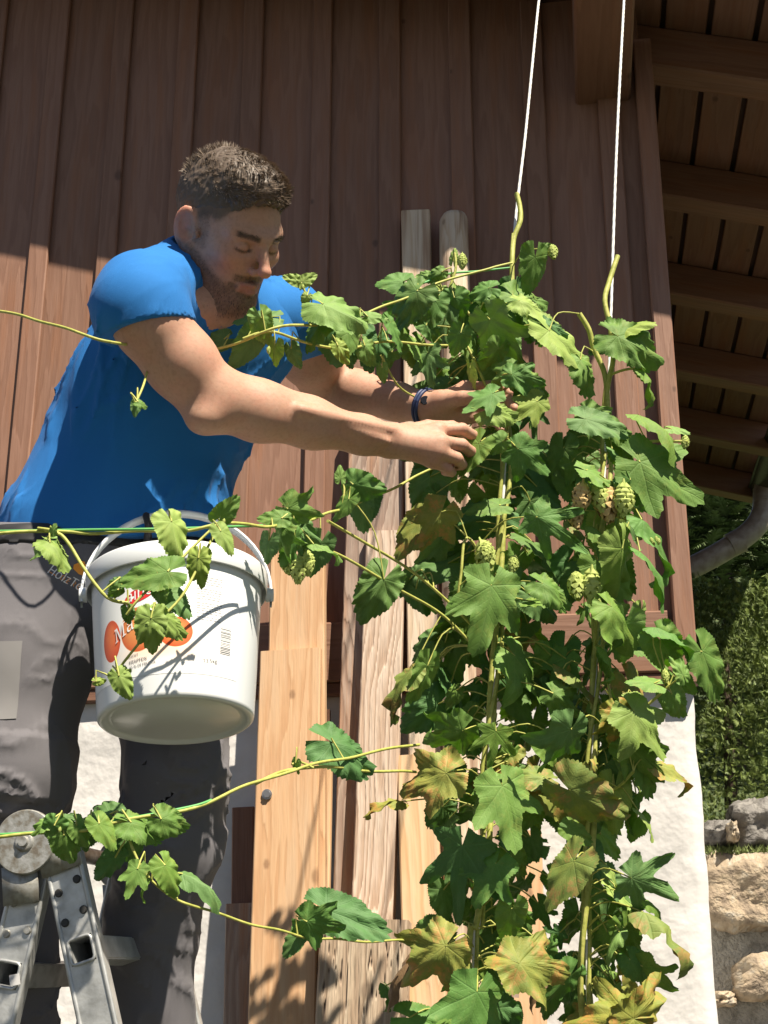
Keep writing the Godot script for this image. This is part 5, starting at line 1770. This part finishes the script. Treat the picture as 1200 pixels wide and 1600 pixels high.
		var cd := thing("cord", ["green tying cord knotted to the rope beside the peeled pole", "green cord stretched before the bucket", "green cord stretched before the folding ladder"][k], "cord", P(sh[2][0][0][0], sh[2][0][0][1], sh[2][0][0][2]), "green training cords")
		var cs := new_st()
		var cc := []
		for q in sh[2][0]: cc.append(P(q[0], q[1], q[2]) - cd.position)
		tube_to(cs, curve_pts(cc, 0.01), 0.0019, 7)
		part(cd, "strand", fin(cs), M.wire)

func zat(near: Array, x: float, y: float) -> float:
	var zn := 2.0
	var best := 1e9
	for q: Vector3 in near:
		var d := q.distance_to(P(x, y, -q.z))
		if d < best: best = d; zn = -q.z
	return zn - 0.01

func hop_cone(root: Node3D, x: float, y: float, ln: float, pink: int, z: float) -> void:
	var p := P(x, y, z + vine_rng.randf_range(-0.01, 0.01))
	var s := ln * p.distance_to(P(x + 60, y, z)) / 60.0
	var o := MeshInstance3D.new()
	o.name = "hop_cone"
	o.mesh = cones[vine_rng.randi() % 2]
	o.material_override = M.cone if pink == 0 or vine_rng.randf() < 0.4 else M.cone_pink
	root.add_child(o, true)
	var b := Basis.from_euler(Vector3(vine_rng.randf_range(-0.4, 0.4), vine_rng.randf_range(0, 6), vine_rng.randf_range(-0.4, 0.4)))
	o.transform = Transform3D(b.scaled(Vector3(0.80, 1.10, 0.80) * s), p - root.position - Vector3(0, s * 0.5, 0))

# leaves read from the photograph: [x, y of the leaf's base, direction of its tip, length in pixels, kind, colour (, depth)]
func leaves_a() -> Array:
	return [[630, 440, 178, 45, "h", 0], [652, 455, 135, 76, "h", 1, 2.02], [672, 432, 200, 27, "h", 0], [690, 425, 150, 30, "h", 0], [708, 408, -85, 21, "h", 3], [765, 450, 170, 42, "h", 0], [836, 402, 97, 62, "h", 0, 2.06], [848, 388, -5, 20, "h", 3], [802, 462, 40, 92, "t", 0], [766, 500, 58, 92, "t", 3, 2.05], [740, 480, 70, 48, "h", 0], [710, 465, 82, 48, "h", 0], [760, 512, 130, 45, "h", 0], [778, 545, 120, 48, "h", 0],
		[668, 552, 85, 52, "t", 1, 2.08], [628, 510, 60, 34, "h", 0], [700, 600, 175, 48, "h", 1], [662, 608, 160, 32, "h", 1], [800, 585, 12, 58, "t", 0, 2.03], [770, 615, 150, 54, "t", 0, 2.0], [765, 640, 0, 68, "h", 3, 2.0], [735, 570, 140, 48, "h", 1], [695, 500, 90, 44, "h", 1], [838, 610, 70, 42, "h", 0], [820, 600, 100, 40, "h", 1], [812, 470, 20, 50, "h", 3], [680, 470, 110, 48, "h", 0], [655, 490, 70, 40, "h", 0], [720, 520, 110, 40, "h", 0], [690, 455, 60, 36, "h", 3],
		[840, 808, 35, 98, "f", 0, 2.02], [860, 720, 120, 84, "h", 1], [800, 720, 60, 84, "h", 1], [810, 702, 40, 68, "t", 0, 2.02], [748, 693, 130, 58, "h", 0, 1.99], [785, 690, 150, 36, "h", 0, 2.0], [672, 745, 100, 74, "h", 1], [655, 815, 125, 72, "h", 2], [690, 800, 122, 78, "t", 2], [775, 800, 165, 88, "h", 1], [780, 790, 175, 52, "h", 0], [830, 845, 40, 88, "h", 1], [700, 880, 165, 78, "h", 1], [640, 905, 120, 50, "h", 1],
		[768, 915, 100, 108, "t", 0, 2.03], [760, 915, 138, 86, "h", 0], [782, 912, 65, 68, "h", 0], [848, 912, 30, 68, "h", 0, 2.03], [655, 905, 140, 48, "h", 1], [650, 920, 50, 62, "h", 1], [720, 985, 110, 102, "t", 1], [680, 1000, 155, 62, "h", 1], [668, 1040, 110, 64, "h", 0], [645, 1045, 115, 108, "n", 2], [685, 1100, 150, 76, "h", 1], [722, 1142, 150, 78, "t", 0, 2.03], [775, 1143, 100, 64, "f", 0, 2.03], [805, 1025, 50, 98, "t", 0],
		[800, 1085, 60, 58, "h", 1], [735, 1088, 75, 46, "h", 1], [765, 1040, 80, 62, "h", 1], [825, 975, 140, 48, "h", 1], [830, 930, 40, 62, "h", 1], [830, 940, 0, 46, "h", 0],
		[697, 1208, 160, 102, "t", 2, 2.02], [628, 1252, 165, 72, "n", 2], [775, 1230, 140, 58, "h", 0], [785, 1228, 75, 98, "t", 0, 2.02], [850, 1215, 188, 66, "h", 2], [722, 1322, 97, 135, "f", 1, 2.06], [775, 1350, 120, 74, "t", 0], [800, 1340, 60, 58, "h", 0], [835, 1320, 165, 60, "h", 1], [696, 1478, 142, 108, "t", 2, 2.02], [650, 1495, 115, 96, "n", 4], [745, 1550, 108, 102, "t", 0, 2.0], [603, 1540, 80, 56, "n", 1], [690, 1455, 170, 60, "h", 1], [812, 1505, 10, 112, "t", 2, 2.0], [815, 1505, 185, 60, "h", 2], [850, 1520, 100, 70, "n", 4],
		[740, 1420, 70, 60, "h", 1], [800, 1420, 100, 60, "h", 0], [760, 1480, 60, 60, "h", 1], [640, 1590, 10, 70, "h", 0], [700, 1590, 150, 70, "h", 0], [775, 1575, 50, 70, "h", 1]]

func leaves_b() -> Array:
	return [[966, 525, 25, 90, "h", 0, 2.07], [975, 515, -15, 52, "h", 3], [1003, 578, 62, 76, "n", 0], [858, 517, 36, 98, "h", 3, 2.06], [907, 562, 60, 66, "h", 0], [945, 540, 150, 30, "h", 1], [997, 648, 50, 108, "n", 0], [1000, 722, 28, 116, "t", 0, 2.06], [1050, 670, 10, 30, "h", 3], [985, 750, 60, 58, "h", 0], [1003, 812, 62, 145, "n", 0, 2.05], [1000, 862, 66, 112, "n", 0, 2.03], [972, 857, 86, 98, "h", 3, 2.04], [915, 655, 15, 72, "h", 1, 2.05], [970, 692, 80, 52, "h", 0], [955, 665, 60, 40, "h", 0], [915, 735, 20, 58, "t", 0, 2.03], [925, 680, 150, 64, "h", 1], [900, 825, 60, 68, "n", 2], [880, 700, 100, 60, "h", 1], [890, 750, 60, 60, "h", 1],
		[892, 1140, 115, 98, "t", 1, 2.0], [955, 948, 45, 92, "t", 0, 2.03], [935, 945, 60, 42, "h", 0], [978, 992, 56, 122, "n", 0], [1022, 980, 36, 104, "n", 0, 2.05], [1097, 1018, 66, 86, "h", 0], [1032, 1000, 56, 74, "h", 0], [1068, 1055, -110, 38, "h", 0, 2.03], [1022, 1068, 190, 50, "h", 0, 2.03], [1050, 1085, 60, 54, "h", 0], [1060, 1060, 40, 38, "h", 0], [880, 1045, 60, 102, "n", 2], [990, 1112, 50, 98, "t", 3, 2.03], [985, 1165, 50, 88, "t", 0, 2.07],
		[1028, 1195, 36, 108, "n", 2], [1000, 1185, 70, 66, "h", 0], [845, 1225, 40, 78, "h", 2], [890, 1235, 34, 108, "h", 2, 2.03], [897, 1346, 125, 92, "h", 2, 2.02], [987, 1372, 24, 108, "f", 1, 2.03], [1005, 1425, 40, 140, "n", 2], [945, 1390, 60, 92, "h", 1], [940, 1440, 70, 78, "h", 1], [975, 1450, 70, 62, "h", 0], [985, 1500, 60, 52, "h", 0], [990, 1592, 186, 118, "t", 2, 2.0], [990, 1592, -38, 92, "h", 2, 2.0], [930, 1520, 60, 58, "h", 1], [880, 1270, 40, 64, "h", 1], [890, 1295, 30, 42, "h", 0], [900, 1180, 90, 60, "h", 1], [930, 1210, 80, 60, "h", 1], [905, 1430, 100, 70, "h", 1], [890, 1510, 90, 60, "h", 1], [925, 1330, 80, 50, "h", 1]]

func leaves_c() -> Array:
	return [[505, 475, 20, 78, "h", 3], [500, 508, 130, 48, "h", 0], [408, 497, 75, 54, "h", 0], [420, 495, 175, 58, "h", 1], [395, 530, 125, 60, "h", 1], [515, 508, 70, 68, "h", 1], [548, 547, 80, 30, "h", 1], [528, 540, 60, 34, "h", 3], [590, 528, 95, 56, "h", 1], [597, 575, 85, 26, "h", 0], [468, 440, 200, 26, "h", 3], [474, 440, -30, 24, "h", 3], [575, 495, 5, 32, "h", 3], [350, 530, 160, 38, "h", 1], [480, 462, 120, 18, "h", 3], [545, 520, 100, 46, "h", 0], [570, 540, 60, 40, "h", 0], [430, 540, 95, 34, "h", 0], [455, 545, 70, 34, "h", 1], [212, 632, 95, 20, "h", 1], [216, 628, 20, 18, "h", 0], [610, 505, 60, 46, "h", 0], [560, 500, 140, 40, "h", 0]]

func leaves_d() -> Array:
	return [[532, 748, -90, 22, "h", 3], [552, 757, 15, 52, "h", 0], [560, 772, 80, 58, "h", 1], [575, 780, 110, 50, "h", 1], [440, 810, 185, 36, "h", 0], [450, 795, 25, 62, "t", 0], [440, 822, 100, 60, "t", 0], [420, 845, 100, 38, "h", 1], [455, 815, 30, 62, "h", 1], [500, 850, 110, 58, "h", 1], [490, 850, 30, 60, "n", 0], [600, 905, 120, 82, "h", 1, 1.97], [470, 830, 60, 56, "h", 1], [460, 840, 100, 50, "h", 0], [545, 780, 130, 46, "h", 0],
		[268, 815, 70, 60, "h", 3], [345, 830, 60, 42, "h", 3], [345, 808, -45, 40, "h", 0], [310, 872, 95, 50, "h", 3], [262, 893, 172, 70, "h", 0], [186, 910, 180, 26, "h", 1], [184, 922, 150, 24, "h", 0], [262, 925, 45, 54, "h", 1], [250, 960, 30, 60, "h", 3], [236, 966, 95, 58, "h", 3], [240, 965, 190, 30, "h", 3], [250, 925, 100, 34, "h", 0], [200, 952, 80, 24, "h", 1], [72, 845, 160, 42, "h", 3], [78, 848, 35, 54, "h", 3], [186, 1056, 62, 40, "h", 3], [190, 1055, -20, 18, "h", 3], [150, 1065, 0, 18, "h", 3], [82, 832, -70, 14, "h", 3]]

func leaves_e() -> Array:
	return [[172, 1272, 190, 58, "h", 1], [85, 1290, 110, 44, "h", 0], [100, 1305, 75, 52, "h", 0], [90, 1288, -30, 30, "h", 1], [155, 1287, 55, 48, "h", 0], [205, 1285, 15, 70, "h", 0], [252, 1280, 25, 54, "h", 0], [205, 1310, 105, 48, "h", 1], [180, 1340, 125, 50, "h", 1], [215, 1358, 110, 44, "t", 0], [228, 1375, 95, 40, "n", 0], [258, 1352, 60, 54, "h", 0], [285, 1365, 42, 88, "n", 1], [464, 1465, 130, 36, "h", 1], [520, 1160, 25, 104, "h", 1], [480, 1440, 20, 72, "t", 0], [510, 1422, 15, 100, "h", 1], [462, 1192, 100, 22, "h", 0], [120, 1290, 60, 40, "h", 0], [140, 1295, 100, 40, "h", 1], [75, 1285, 160, 34, "h", 0]]
